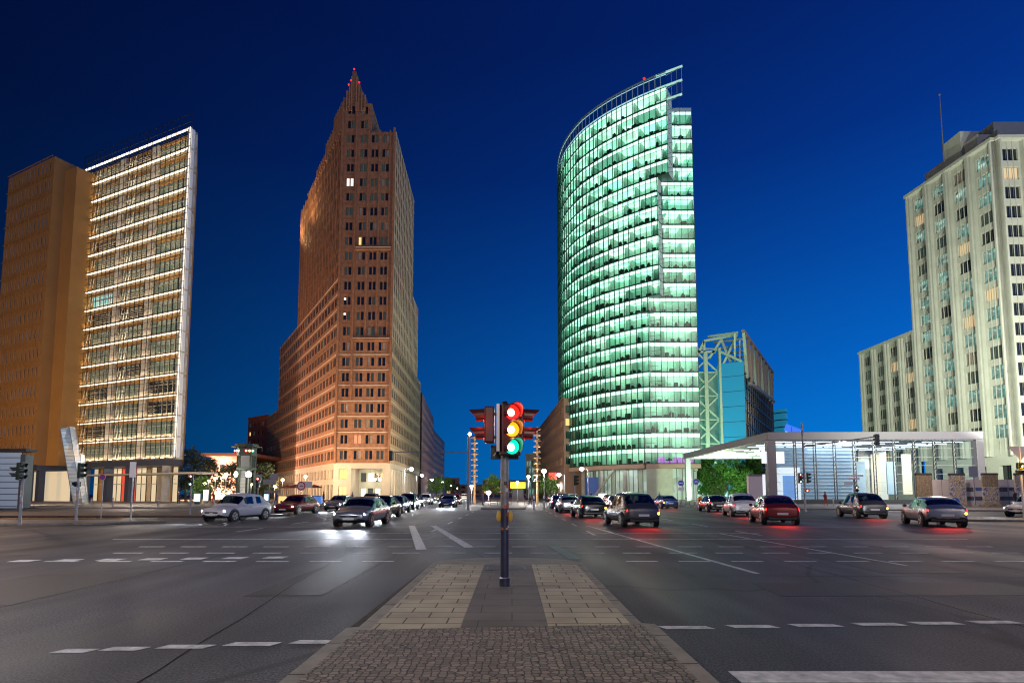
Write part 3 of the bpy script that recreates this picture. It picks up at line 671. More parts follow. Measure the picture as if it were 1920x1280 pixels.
# =================================================================== CURVED GLASS TOWER
def glass_tower():
    root = thing('glass_tower', 'tall curved glass office tower glowing green and white, right of the traffic light', 'skyscraper', (30, 145, 0))
    ctrl = [(22, 196), (17.5, 183), (14.6, 172), (14.1, 162.1), (15.25, 154), (18.0, 146.3), (21.2, 141.3), (25.2, 136.7), (30.3, 132.2), (34.2, 129.4), (37.0, 127.6)]
    # Catmull-Rom, then resample every 1.35 m
    dense = []
    for i in range(len(ctrl)-1):
        p0 = Vector(ctrl[max(i-1, 0)]); p1 = Vector(ctrl[i]); p2 = Vector(ctrl[i+1]); p3 = Vector(ctrl[min(i+2, len(ctrl)-1)])
        for k in range(20):
            t = k/20; dense.append(.5*((2*p1)+(p2-p0)*t+(2*p0-5*p1+4*p2-p3)*t*t+(3*p1-p0-3*p2+p3)*t**3))
    dense.append(Vector(ctrl[-1]))
    pts = [dense[0]]; acc = 0
    for a, c in zip(dense, dense[1:]):
        acc += (c-a).length
        if acc >= 1.35: pts.append(c); acc = 0
    FH = 3.6; Z0 = 8.5; YF = 131.4; XR = 43.9
    rr = random.Random(5)
    def nrm(P, i):
        a = P[max(i-1, 0)]; c = P[min(i+1, len(P)-1)]; d = (c-a).normalized(); return Vector((d.y, -d.x))
    mat('office_wall', (.72, .85, .76), .8, noise=(.3, .25)); mat('office_dark', (.02, .03, .03), .7); mat('partition', (.5, .62, .55), .8)
    mat('carpet', (.08, .11, .10), .9); mat('plant', (.02, .08, .03), .8)
    mat('ceil_off', (.3, .4, .35), .6, emit=(.35, .85, .60), estr=.6)  # dim glow painted into ceilings whose panels are not fully lit
    mat('spandrel_edge', (.2, .3, .27), .4)
    for k in range(25):
        z = Z0+FH*k
        stop = 37.2 if z > 74 else (35.3 if z > 47 else (33.2 if z > 21 else 31.2))
        P = [p for p in pts if p.x <= stop or p.y > 150]
        Nn = [nrm(P, i) for i in range(len(P))]
        def ring(o_): return [P[i]+Nn[i]*o_ for i in range(len(P))]
        def band(mb, o_, za, zb_, m):
            r_ = ring(o_)
            for a, c in zip(r_, r_[1:]): mb.face([(a.x, a.y, za), (c.x, c.y, za), (c.x, c.y, zb_), (a.x, a.y, zb_)], m)
        def slab(mb, o0, o1, za, m, up=True):
            a = ring(o0); c = ring(o1)
            for i in range(len(P)-1):
                f = [(a[i].x, a[i].y, za), (a[i+1].x, a[i+1].y, za), (c[i+1].x, c[i+1].y, za), (c[i].x, c[i].y, za)]
                mb.face(f if up else f[::-1], m)
        flat = k < 24
        e = P[-1]; x0 = e.x-.5
        # floor plate
        fs = MB(); band(fs, .10, z+.04, z+.16, 'frame_green'); slab(fs, .10, -4.2, z+.2, 'carpet'); slab(fs, .10, -4.2, z, 'frame_green', False)
        fs.face([(e.x, e.y, z), (e.x, YF, z), (e.x, YF, z+.2), (e.x, e.y, z+.2)], 'frame_green')
        if flat: fs.box(x0+.6, XR+.1, YF-.10, YF+4.2, z, z+.2, 'frame_green')
        fs.build('floor_plate', root)
        # interior: back wall, ceiling with the lit panels, partitions
        it = MB(); band(it, -4.2, z+.2, z+FH, 'office_wall')
        aa = ring(-.35); cc = ring(-4.2)
        j = 0
        while j < len(P)-1:
            run = rr.choice((3, 4, 5, 6)); lit = rr.random() < .93
            for i in range(j, min(j+run, len(P)-1)):
                it.face([(aa[i].x, aa[i].y, z+FH-.05), (cc[i].x, cc[i].y, z+FH-.05), (cc[i+1].x, cc[i+1].y, z+FH-.05), (aa[i+1].x, aa[i+1].y, z+FH-.05)], 'ceiling_lit' if lit else 'ceil_off')
            i = min(j+run, len(P)-1); a_ = P[i]-Nn[i]*.5; c_ = P[i]-Nn[i]*4.1
            it.bar((a_.x, a_.y, z+1.85), (c_.x, c_.y, z+1.85), .12, 3.25, 'partition')
            j += run
        if flat:
            it.face([(x0+.7, YF+4.2, z+.2), (XR, YF+4.2, z+.2), (XR, YF+4.2, z+FH), (x0+.7, YF+4.2, z+FH)], 'office_wall')
            nx = max(1, int((XR-x0-.7)/3))
            for i in range(nx):
                a_ = x0+.7+(XR-x0-.7)*i/nx; c_ = x0+.7+(XR-x0-.7)*(i+1)/nx
                it.face([(a_, YF+.35, z+FH-.05), (a_, YF+4.2, z+FH-.05), (c_, YF+4.2, z+FH-.05), (c_, YF+.35, z+FH-.05)], 'ceiling_lit' if rr.random() < .85 else 'ceil_off')
                if rr.random() < .6: it.box(c_-.06, c_+.06, YF+.6, YF+4.1, z+.2, z+FH-.08, 'partition')
        it.build('interior', root)
        # desks, shelves and plants along the glass
        fu = MB()
        for i in range(1, len(P)-1):
            if rr.random() < .6:
                c = P[i]-Nn[i]*rr.uniform(.6, 1.1); t = Vector((-Nn[i].y, Nn[i].x))
                w2 = rr.uniform(.3, .7); h2 = rr.choice((.5, .75, .8, 1.0, 1.3)); 
                fu.bar((c.x-t.x*w2, c.y-t.y*w2, z+.2+h2/2), (c.x+t.x*w2, c.y+t.y*w2, z+.2+h2/2), .5, h2, 'office_dark' if rr.random() < .75 else 'plant')
                if rr.random() < .4: fu.sphere((c.x, c.y, z+.3+h2), .28, 'plant' if rr.random() < .5 else 'office_dark', 6)
        if flat:
            x = x0+1
            while x < XR-1:
                if rr.random() < .75:
                    w2 = rr.uniform(.4, 1.5); h2 = rr.choice((.4, .7, .8, 1.1)); fu.box(x, min(x+w2, XR-.3), YF+.7, YF+1.3, z+.2, z+.2+h2, 'office_dark')
                    if rr.random() < .4: fu.sphere((x+w2/2, YF+1, z+.4+h2), .3, 'plant', 6)
                x += rr.uniform(1.2, 2.4)
        fu.build('office_furniture', root)
        # bright spandrel band just under the next floor, glass, mullions
        sp = MB(); band(sp, -.06, z+FH-.95, z+FH-.12, 'spandrel_lit')
        if flat: sp.face([(x0+.6, YF+.06, z+FH-.95), (XR-.05, YF+.06, z+FH-.95), (XR-.05, YF+.06, z+FH-.12), (x0+.6, YF+.06, z+FH-.12)], 'spandrel_lit')
        sp.build('spandrel', root)
        gw = MB(); band(gw, 0, z+.2, z+FH, 'glass_tower')
        for i in range(len(P)):
            a_ = P[i]-Nn[i]*.04; c_ = P[i]+Nn[i]*.26
            gw.bar((a_.x, a_.y, z+FH/2+.1), (c_.x, c_.y, z+FH/2+.1), .10, FH-.21, 'frame_green')
        r_ = ring(.05)
        for a, c in zip(r_, r_[1:]): gw.bar((a.x, a.y, z+FH-1.0), (c.x, c.y, z+FH-1.0), .05, .07, 'frame_green')
        gw.face([(e.x, e.y, z+.2), (e.x, YF, z+.2), (e.x, YF, z+FH), (e.x, e.y, z+FH)], 'glass_tower')
        if flat:
            gw.face([(x0+.55, YF, z+.2), (XR, YF, z+.2), (XR, YF, z+FH), (x0+.55, YF, z+FH)], 'glass_tower')
            n_ = max(2, round((XR-x0-.5)/1.45))
            for i in range(n_+1):
                x = x0+.6+(XR-x0-.6)*i/n_; gw.box(x-.04, x+.04, YF-.12, YF-.005, z+.21, z+FH-.01, 'frame_green')
            gw.box(x0+.6, XR, YF-.07, YF-.008, z+FH-1.03, z+FH-.97, 'frame_green')
            gw.face([(XR, YF, z+.2), (XR+.8, YF+36, z+.2), (XR+.8, YF+36, z+FH), (XR, YF, z+FH)], 'glass_tower')
            gw.face([(XR-.3, YF+4.2, z+.2), (XR+.4, YF+36, z+.2), (XR+.4, YF+36, z+FH), (XR-.3, YF+4.2, z+FH)], 'office_wall')
            for i in range(14): gw.bar((XR+.06*i+.02, YF+2.6*i, z+FH/2+.1), (XR+.06*i+.15, YF+2.6*i, z+FH/2+.1), .08, FH-.21, 'frame_green')
        gw.build('window_band', root)
        if k % 8 == 2 and k:      # deep corner balcony where the prow steps back
            bb_ = MB(); bb_.prism([(e.x-2.5, YF-.6), (e.x+1.2, YF-1.6), (e.x+1.4, YF-.15), (e.x-2.4, YF-.13)], z-.3, z-.05, 'steel_dark'); bb_.build('balcony', root)
        else:
            bb_ = MB()
            for zz in (z+.1, z+1.2): bb_.bar((e.x, e.y, zz), (e.x+2.6, e.y-1.3, zz), .06, .06, 'frame_green')
            bb_.bar((e.x+2.6, e.y-1.3, z+.1), (e.x+2.6, e.y-1.3, z+FH+.1), .05, .05, 'frame_green')
            bb_.build('fin', root)
    # roof, crown and prow
    P = pts; Nn = [nrm(P, i) for i in range(len(P))]; zt = Z0+FH*25
    cr_ = MB()
    mat('crown_frame', (.30, .42, .48), .4, .4); mat('crown_lit', (.3, .4, .4), .5, emit=(.45, .85, .95), estr=.8)  # crown bars glow in place of light received from the tower
    for i in range(len(P)-1):
        a, c = P[i], P[i+1]
        cr_.bar((a.x, a.y, zt+3.7), (c.x, c.y, zt+3.7), .3, .3, 'crown_frame'); cr_.bar((a.x, a.y, zt+.3), (c.x, c.y, zt+.3), .12, .3, 'crown_lit'); cr_.bar((a.x, a.y, zt+3.1), (c.x, c.y, zt+3.1), .1, .12, 'crown_lit')
        if True: cr_.bar((a.x, a.y, zt+.05), (a.x, a.y, zt+3.6), .16, .16, 'crown_frame'); 
        if i % 2 == 0: b_ = a-Nn[i]*2.2; cr_.bar((b_.x, b_.y, zt+.05), (a.x, a.y, zt+3.5), .12, .12, 'crown_frame')
    cr_.build('crown_frame', root)
    cg = MB()
    for i in range(len(P)-1):
        a, c = P[i], P[i+1]; cg.face([(a.x, a.y, zt), (c.x, c.y, zt), (c.x, c.y, zt+3.6), (a.x, a.y, zt+3.6)], 'glass_tower')
    cg.build('crown_glass', root)
    pw = MB(); e = P[-1]
    mat('prow_lit', (.4, .55, .5), .5, emit=(.45, .95, .75), estr=.55)
    for zz, ln in ((zt+3.7, 3.4), (zt+.3, 3.3), (zt-3.2, 3.2)):
        pw.bar((e.x-2, e.y+1.3, zz), (e.x+ln, e.y-ln*.55, zz), .36, .36, 'prow_lit')
        pw.bar((e.x, e.y, zz-.9), (e.x+ln, e.y-ln*.55, zz), .12, .12, 'crown_frame')
    for t in (1.1, 2.2): pw.bar((e.x+t, e.y-t*.55, zt-3.2), (e.x+t, e.y-t*.55, zt+3.7), .07, .07, 'crown_frame')
    pw.bar((e.x+3.2, e.y-1.76, zt-3.2), (e.x+3.2, e.y-1.76, zt+3.7), .09, .09, 'crown_frame')
    pw.build('prow', root)
    rf = MB(); rf.face([(p.x, p.y, zt) for p in P]+[(XR, YF, zt), (XR+.8, YF+36, zt)][:0]+[(36, 170, zt)], 'roof_dark')
    rf.face([(31, YF+.01, Z0+FH*24+.02), (XR, YF+.01, Z0+FH*24+.02), (XR+.8, YF+36, Z0+FH*24+.02), (30, YF+36, Z0+FH*24+.02)], 'roof_dark')
    rf.box(37.5, XR, YF-.1, YF+.2, Z0+FH*24+.03, Z0+FH*24+.8, 'crown_frame')
    rf.prism([(20, 165), (28, 140), (33, 134), (38, 134), (38, 165)], zt, zt+3.0, 'roof_dark'); rf.build('roof', root)
    bc = MB(); bc.sphere((32.6, 131.6, zt+5), .3, 'lens_red', 8); bc.tube((32.6, 131.6, zt+4), (32.6, 131.6, zt+5), .06, .06, 'steel_dark', 6); bc.build('beacon', root)
    # ground floor: recessed lobby, round columns, stone soffit band
    Q = [p for p in pts if p.x <= 31.2 or p.y > 150]; Nq = [nrm(Q, i) for i in range(len(Q))]
    sf = MB()
    for i in range(len(Q)-1):
        a, c = Q[i]+Nq[i]*.3, Q[i+1]+Nq[i+1]*.3; d_, e_ = Q[i]-Nq[i]*6, Q[i+1]-Nq[i+1]*6
        sf.face([(a.x, a.y, 7.5), (c.x, c.y, 7.5), (c.x, c.y, 8.48), (a.x, a.y, 8.48)], 'stone_pink')
        sf.face([(a.x, a.y, 7.5), (d_.x, d_.y, 7.5), (e_.x, e_.y, 7.5), (c.x, c.y, 7.5)], 'stone_base')
    sf.box(31.2, XR, YF-.2, YF+6, 7.5, 8.48, 'stone_pink'); sf.build('soffit', root)
    mat('lobby_wall', (.38, .40, .34), .5, noise=(.5, .15))
    lb = MB()
    for i in range(len(Q)-1):
        a, c = Q[i]-Nq[i]*5, Q[i+1]-Nq[i+1]*5
        mm_ = 'lit_green_glass' if i % 3 else 'lobby_wall'
        if 'lit_green_glass' not in MATS: emitmat('lit_green_glass', (.45, .8, .55), (.5, .7, .65), .12, .5, .5)
        lb.face([(a.x, a.y, 0), (c.x, c.y, 0), (c.x, c.y, 7.5), (a.x, a.y, 7.5)], mm_)
        lb.bar((a.x, a.y, 0), (a.x, a.y, 7.5), .12, .2, 'frame_green')
    lb.box(31.4, 37.5, YF+.5, YF+.8, 0, 7.49, 'lobby_wall'); lb.box(37.5, XR, YF+3, YF+3.2, 0, 7.49, 'lit_green_glass')
    for i in range(5): lb.box(37.8+i*1.3, 37.9+i*1.3, YF+2.8, YF+2.99, 0, 7.49, 'frame_green')
    lb.build('lobby', root)
    for i in range(6, len(Q), 5):
        c = MB(); q = Q[i]-Nq[i]*1.2; c.tube((q.x, q.y, 0), (q.x, q.y, 7.49), .55, .55, 'concrete', 16); c.build('column', root, smooth=False)
    c = MB(); c.bar((24.5, 136.3, 7.3), (20.5, 140.6, 1), .45, .45, 'concrete'); c.build('brace', root)
    mat('shop_blue', (.05, .1, .3), .5, emit=(.08, .22, .9), estr=.12)
    c = MB(); c.bar((19.4, 148.2, 3), (22.0, 144.6, 3), .2, 5.6, 'shop_blue'); c.build('lobby_screen', root)
    # pink and white showroom glow on the lowest floor of the flat side
    c = MB(); rr2 = random.Random(2)
    for i in range(9):
        x = 34+i*.95; h2 = rr2.uniform(.5, 1.6); c.box(x, x+.75, YF+.5, YF+.7, 8.72, 8.72+h2, 'lit_purple')
    c.build('showroom_display', root)
    light('light_lobby', 'AREA', (26, 138, 7.2), 500, (.8, 1, .85), size=8)
glass_tower()

# =================================================================== LEFT GLASS AND TERRACOTTA TOWER
def left_tower():
    root = thing('office_tower', 'brown terracotta slab tower joined to a glass front with bright floor lights, far left', 'skyscraper', (-85, 108, 0))
    Lp, Rp_ = Vector((-88.0, 111.2)), Vector((-58.9, 97.8)); d = (Rp_-Lp); LEN = d.length; d.normalize(); n = Vector((d.y, -d.x))
    def W(u, o_, z): q = Lp+d*u+n*o_; return (q.x, q.y, z)
    def pbox(mb, u0, u1, o0, o1, z0, z1, m):   # o0<o1 outward
        mb.hexa([W(u0, o1, z0), W(u1, o1, z0), W(u1, o0, z0), W(u0, o0, z0), W(u0, o1, z1), W(u1, o1, z1), W(u1, o0, z1), W(u0, o0, z1)], m)
    ZB, NF = 7.6, 16; FH = (68.0-ZB)/NF
    rr = random.Random(11)
    mat('strip_warm', (.8, .7, .6), .5, emit=(1, .82, .62), estr=3.2); mat('strip_spot', (.8, .7, .5), .5, emit=(1, .74, .42), estr=34)
    mat('panel_beige', (.50, .42, .33), .6, noise=(.8, .15)); mat('column_grey', (.42, .39, .38), .7, noise=(1.5, .12)); mat('louvre', (.35, .31, .28), .5, .3)
    mat('glass_room', (.05, .07, .06), .12, emit=(.42, .50, .36), estr=.22)  # faint glow also paints the panes' greenish reflection
    bays = [(0.4, 10.2), (12.0, 20.2), (22.0, 31.4)]
    for k in range(NF):
        z = ZB+FH*k
        fl = MB(); pbox(fl, 0, LEN, -1.5, -.12, z, z+.3, 'panel_beige'); fl.build('floor_plate', root)
        wl = MB()
        pbox(wl, 0, LEN, -1.9, -1.5, z, z+.9, 'panel_beige')            # sill wall
        pbox(wl, 0, LEN, -1.9, -1.5, z+FH-.5, z+FH, 'wood')             # timber head panel
        for u0, u1 in ((-.0, .4), (10.2, 12.0), (20.2, 22.0), (31.4, LEN)):
            pbox(wl, u0, u1, -1.9, -1.15 if u1 < LEN else -1.4, z+.31, z+FH-.02, 'column_grey')
        wl.build('inner_wall', root)
        for bi, (u0, u1) in enumerate(bays):
            wn = MB()
            dark = (k in (7,) and bi < 2) or (k == 1 and bi == 0)
            cool = (k == 8 and bi == 0)
            gm = 'lit_cyan' if cool else ('glass_dark' if dark else ('glass_dark' if rr.random() < .25 else 'glass_room'))
            f = [W(u0, -1.8, z+.9), W(u1, -1.8, z+.9), W(u1, -1.8, z+FH-.5), W(u0, -1.8, z+FH-.5)]
            wn.face(f, gm)
            n_ = 7 if bi == 2 else 6
            for i in range(n_+1):
                u = u0+(u1-u0)*i/n_; wn_m = 'frame_light' if rr.random() < .7 else 'frame_dark'; pbox(wn, u-.05, u+.05, -1.78, -1.66, z+.9, z+FH-.5, wn_m)
            pbox(wn, u0, u1, -1.78, -1.68, z+FH-1.35, z+FH-1.25, 'frame_light')
            wn.build('window', root)
            if bi < 2 or k < 6:          # horizontal sunblind slats in front of parts of the bays
                lv = MB(); a = u0+(4.5 if bi == 0 else 0); e_ = u1 if bi else u1-.2
                if bi == 2: a, e_ = u0, u0+3
                for j in range(6 if bi == 0 else 4): pbox(lv, a, e_, -1.1, -1.0, z+1.0+j*.38, z+1.06+j*.38, 'louvre')
                lv.build('louvre', root)
            if bi == 1 or bi == 0:
                br_ = MB(); s0 = u0+1.4
                for q in range(3):
                    br_.bar(W(s0+q*.9, -.9, z+.4), W(s0+q*.9+.6, -.9, z+FH-.8), .08, .08, 'white_paint')
                pbox(br_, s0-.3, s0+2.6, -.98, -.9, z+1.9, z+1.98, 'white_paint'); br_.build('brace', root)
        ls = MB(); pbox(ls, .1, LEN-.1, -.5, -.15, z+FH-.08 if k < NF-1 else z+FH-.12, z+FH-.02, 'strip_warm'); 
        for (u0, u1) in bays:
            for t in (.12, .38, .64, .88): u = u0+(u1-u0)*t; pbox(ls, u-.25, u+.25, -1.0, -.75, z+.32, z+.42, 'strip_spot')
        ls.build('light_strip', root)
        la = light('light_floor', 'AREA', W(LEN/2, -.35, z+.45), 420, (1, .78, .52), shape='RECTANGLE', size=LEN-1, size_y=.25); aim(la, W(LEN/2, -2.2, z+2.4))
        la.rotation_euler = Matrix((tuple(d)+(0,), (0, 0, 0), (0, 0, 0))).to_euler() if False else la.rotation_euler
        sk_ = MB()
        for j in range(3): pbox(sk_, 0, LEN+.9, .0, .07, z+j*FH/3+.02, z+j*FH/3+.08, 'frame_dark')
        ng = 24
        for i in range(ng+1):
            u = (LEN+.9)*i/ng; pbox(sk_, u-.03, u+.03, -.01, .09, z+.02, z+FH+.01, 'frame_dark')
        sk_.face([W(0, .03, z), W(LEN+.9, .03, z), W(LEN+.9, .03, z+FH), W(0, .03, z+FH)], 'glass_skin')
        sk_.build('glass_screen', root)
    es = MB(); pbox(es, LEN-.35, LEN-.05, -1.38, -.2, ZB, 68.2, 'white_paint'); es.build('edge_fin', root)
    mat('edge_warm', (.8, .7, .6), .5, emit=(1, .84, .70), estr=1.5)
    ev = MB(); pbox(ev, LEN-.02, LEN+.1, -.62, -.32, ZB+.5, 68.3, 'edge_warm'); ev.build('edge_light', root)
    top = MB(); pbox(top, 0, LEN+.9, -.06, 0, 68.9, 69.0, 'frame_dark')
    for i in range(25): pbox(top, (LEN+.9)*i/24-.03, (LEN+.9)*i/24+.03, -.06, 0, 68.05, 70.4, 'frame_dark')
    pbox(top, 0, LEN+.9, -.06, 0, 70.4, 70.5, 'frame_dark'); top.build('parapet_rail', root)
    bod = MB(); bod.prism([W(0, -1.91, 0)[:2], W(LEN, -1.91, 0)[:2], W(LEN-14, -12, 0)[:2], W(0, -14, 0)[:2]], ZB, 68, 'terracotta_plain'); bod.prism([W(0, -.12, 0)[:2], W(LEN, -.12, 0)[:2], W(LEN-1, -2.4, 0)[:2], W(LEN-14, -12, 0)[:2], W(0, -14, 0)[:2]], ZB-1.0, ZB-.01, 'blue_steel'); bod.build('body', root)
    # base: recessed shopfronts behind blue-grey columns
    sh = MB(); cols = ['lit_white', 'wood', 'lit_white', 'lit_yellow', 'lit_white', 'lit_white', 'lit_redpanel', 'lit_white', 'lit_redpanel', 'lit_white', 'lit_white', 'panel_beige', 'lit_white', 'panel_beige']
    mat('lit_redpanel', (.4, .03, .02), .5, emit=(1, .10, .06), estr=.55); mat('shop_glow', (.4, .35, .25), .6, emit=(1, .82, .55), estr=.55)
    for i in range(17):
        u = i*1.55-1.0; m_ = cols[i % len(cols)]; m_ = 'shop_glow' if m_ in ('lit_white', 'lit_yellow') else m_
        pbox(sh, u, u+1.45, -6.2, -6, .13, ZB-1.02, m_); pbox(sh, u+1.45, u+1.549, -6.3, -5.9, .13, ZB-1.02, 'frame_dark')
    pbox(sh, -1, 25, -5.95, -5.85, 3.4, 3.55, 'frame_light')
    sh.build('shopfront', root)
    for u in (0.6, 4.6, 12.0, 18.5):
        c = MB(); pbox(c, u, u+1.1, -1.6, -.4, .13, ZB-1.02, 'blue_steel'); c.build('column', root)
    c = MB(); q = W(28.6, -1.4, 0); c.tube((q[0], q[1], .13), (q[0], q[1], ZB-1.02), .75, .75, 'concrete', 16); c.build('column', root)
    cn = MB(); pbox(cn, 8, 41, -2.0, 1.8, 4.9, 5.15, 'frame_light'); cn.build('entrance_canopy', root)
    light('light_shops', 'AREA', W(12, -3, 6.2), 420, (1, .85, .62), size=10)
    # blank terracotta core
    A0, A1 = (-93.2, 110.3), (-86.4, 107.4)
    mat('glass_slab', (.03, .022, .04), .15, emit=(.30, .20, .32), estr=.07)  # violet tone of the panes painted in as a faint glow
    cr_ = MB(); dd = (Vector(A1)-Vector(A0)).normalized(); nb = Vector((-dd.y, dd.x))
    q = [A0, A1, (A1[0]+nb.x*9, A1[1]+nb.y*9), (A0[0]+nb.x*9, A0[1]+nb.y*9)]
    cr_.prism(q, 7, 66.3, 'terracotta_plain')
    for k in range(1, 30): 
        o2 = [offs(A0, A1, .012), offs(A0, A1, .012, 7.38), offs(A0, A1, 0.001, 7.38), offs(A0, A1, .001)]
        cr_.prism(o2, 7+k*2, 7.04+k*2, 'frame_light') if False else None
    cr_.build('stair_core', root)
    # windowed slab, farther left
    B = Bld.__new__(Bld); B.root = root; B.w = []; B.parts = {}
    K = (-90.6, 107.0); LL_ = (-106.8, 115.0)
    Ls = (Vector(K)-Vector(LL_)).length
    rows = [(8.2+k*3.76+.9, 8.2+k*3.76+2.9) for k in range(16)]
    cols = [(Ls-1.9-i*1.5, Ls-1.9-i*1.5+.75) for i in range(11)][::-1]
    B.facade(LL_, K, 7, 68.2, cols, rows, 'terracotta', .12, 'slab_wall', lambda i, j: 'glass_slab' if rr.random() < .75 else 'glass_dark', 'frame_light', 1)
    rb = B.mb('slab_rib')
    for i in range(12):
        u = Ls-1.15-i*1.5+.2; rb.prism([offs(LL_, K, .16, u), offs(LL_, K, .16, u+.12), offs(LL_, K, .01, u+.12), offs(LL_, K, .01, u)], 7.2, 67.2, 'terracotta_plain')
    for k in range(17): rb.prism([offs(LL_, K, .24, 0), offs(LL_, K, .24, Ls-.3), offs(LL_, K, .17, Ls-.3), offs(LL_, K, .17, 0)], 8.1+k*3.76, 8.32+k*3.76, 'terracotta_plain')
    b = B.mb('slab_wall'); K2 = (K[0]+3.4, K[1]+8); L2 = (LL_[0]-4, LL_[1]+8)
    b.face([(L2[0], L2[1], 7), (LL_[0], LL_[1], 7), (LL_[0], LL_[1], 68.2), (L2[0], L2[1], 68.2)], 'terracotta_plain')
    b.face([(K[0], K[1], 7), (K2[0], K2[1], 7), (K2[0], K2[1], 68.2), (K[0], K[1], 68.2)], 'terracotta_plain')
    b.face([(LL_[0], LL_[1], 68.2), (K[0], K[1], 68.2), (K2[0], K2[1], 68.2), (L2[0], L2[1], 68.2)], 'roof_dark')
    b.face([(K2[0], K2[1], 7), (L2[0], L2[1], 7), (L2[0], L2[1], 68.2), (K2[0], K2[1], 68.2)], 'terracotta_plain')
    b.prism([offs(LL_, K, -.5, 0), offs(LL_, K, -.5, Ls), offs(LL_, K, -8, Ls), offs(LL_, K, -8, 0)], 6.0, 7.0, 'blue_steel')
    b.prism([offs(LL_, K, -5, 0), offs(LL_, K, -5, Ls+2), offs(LL_, K, -8, Ls+2), offs(LL_, K, -8, 0)], .13, 6.0, 'shop_glow')
    for i in range(4): b.prism([offs(LL_, K, -1, Ls-4.2*i-1.2), offs(LL_, K, -1, Ls-4.2*i), offs(LL_, K, -2, Ls-4.2*i), offs(LL_, K, -2, Ls-4.2*i-1.2)], .13, 6.0, 'blue_steel')
    B.finish()
left_tower()

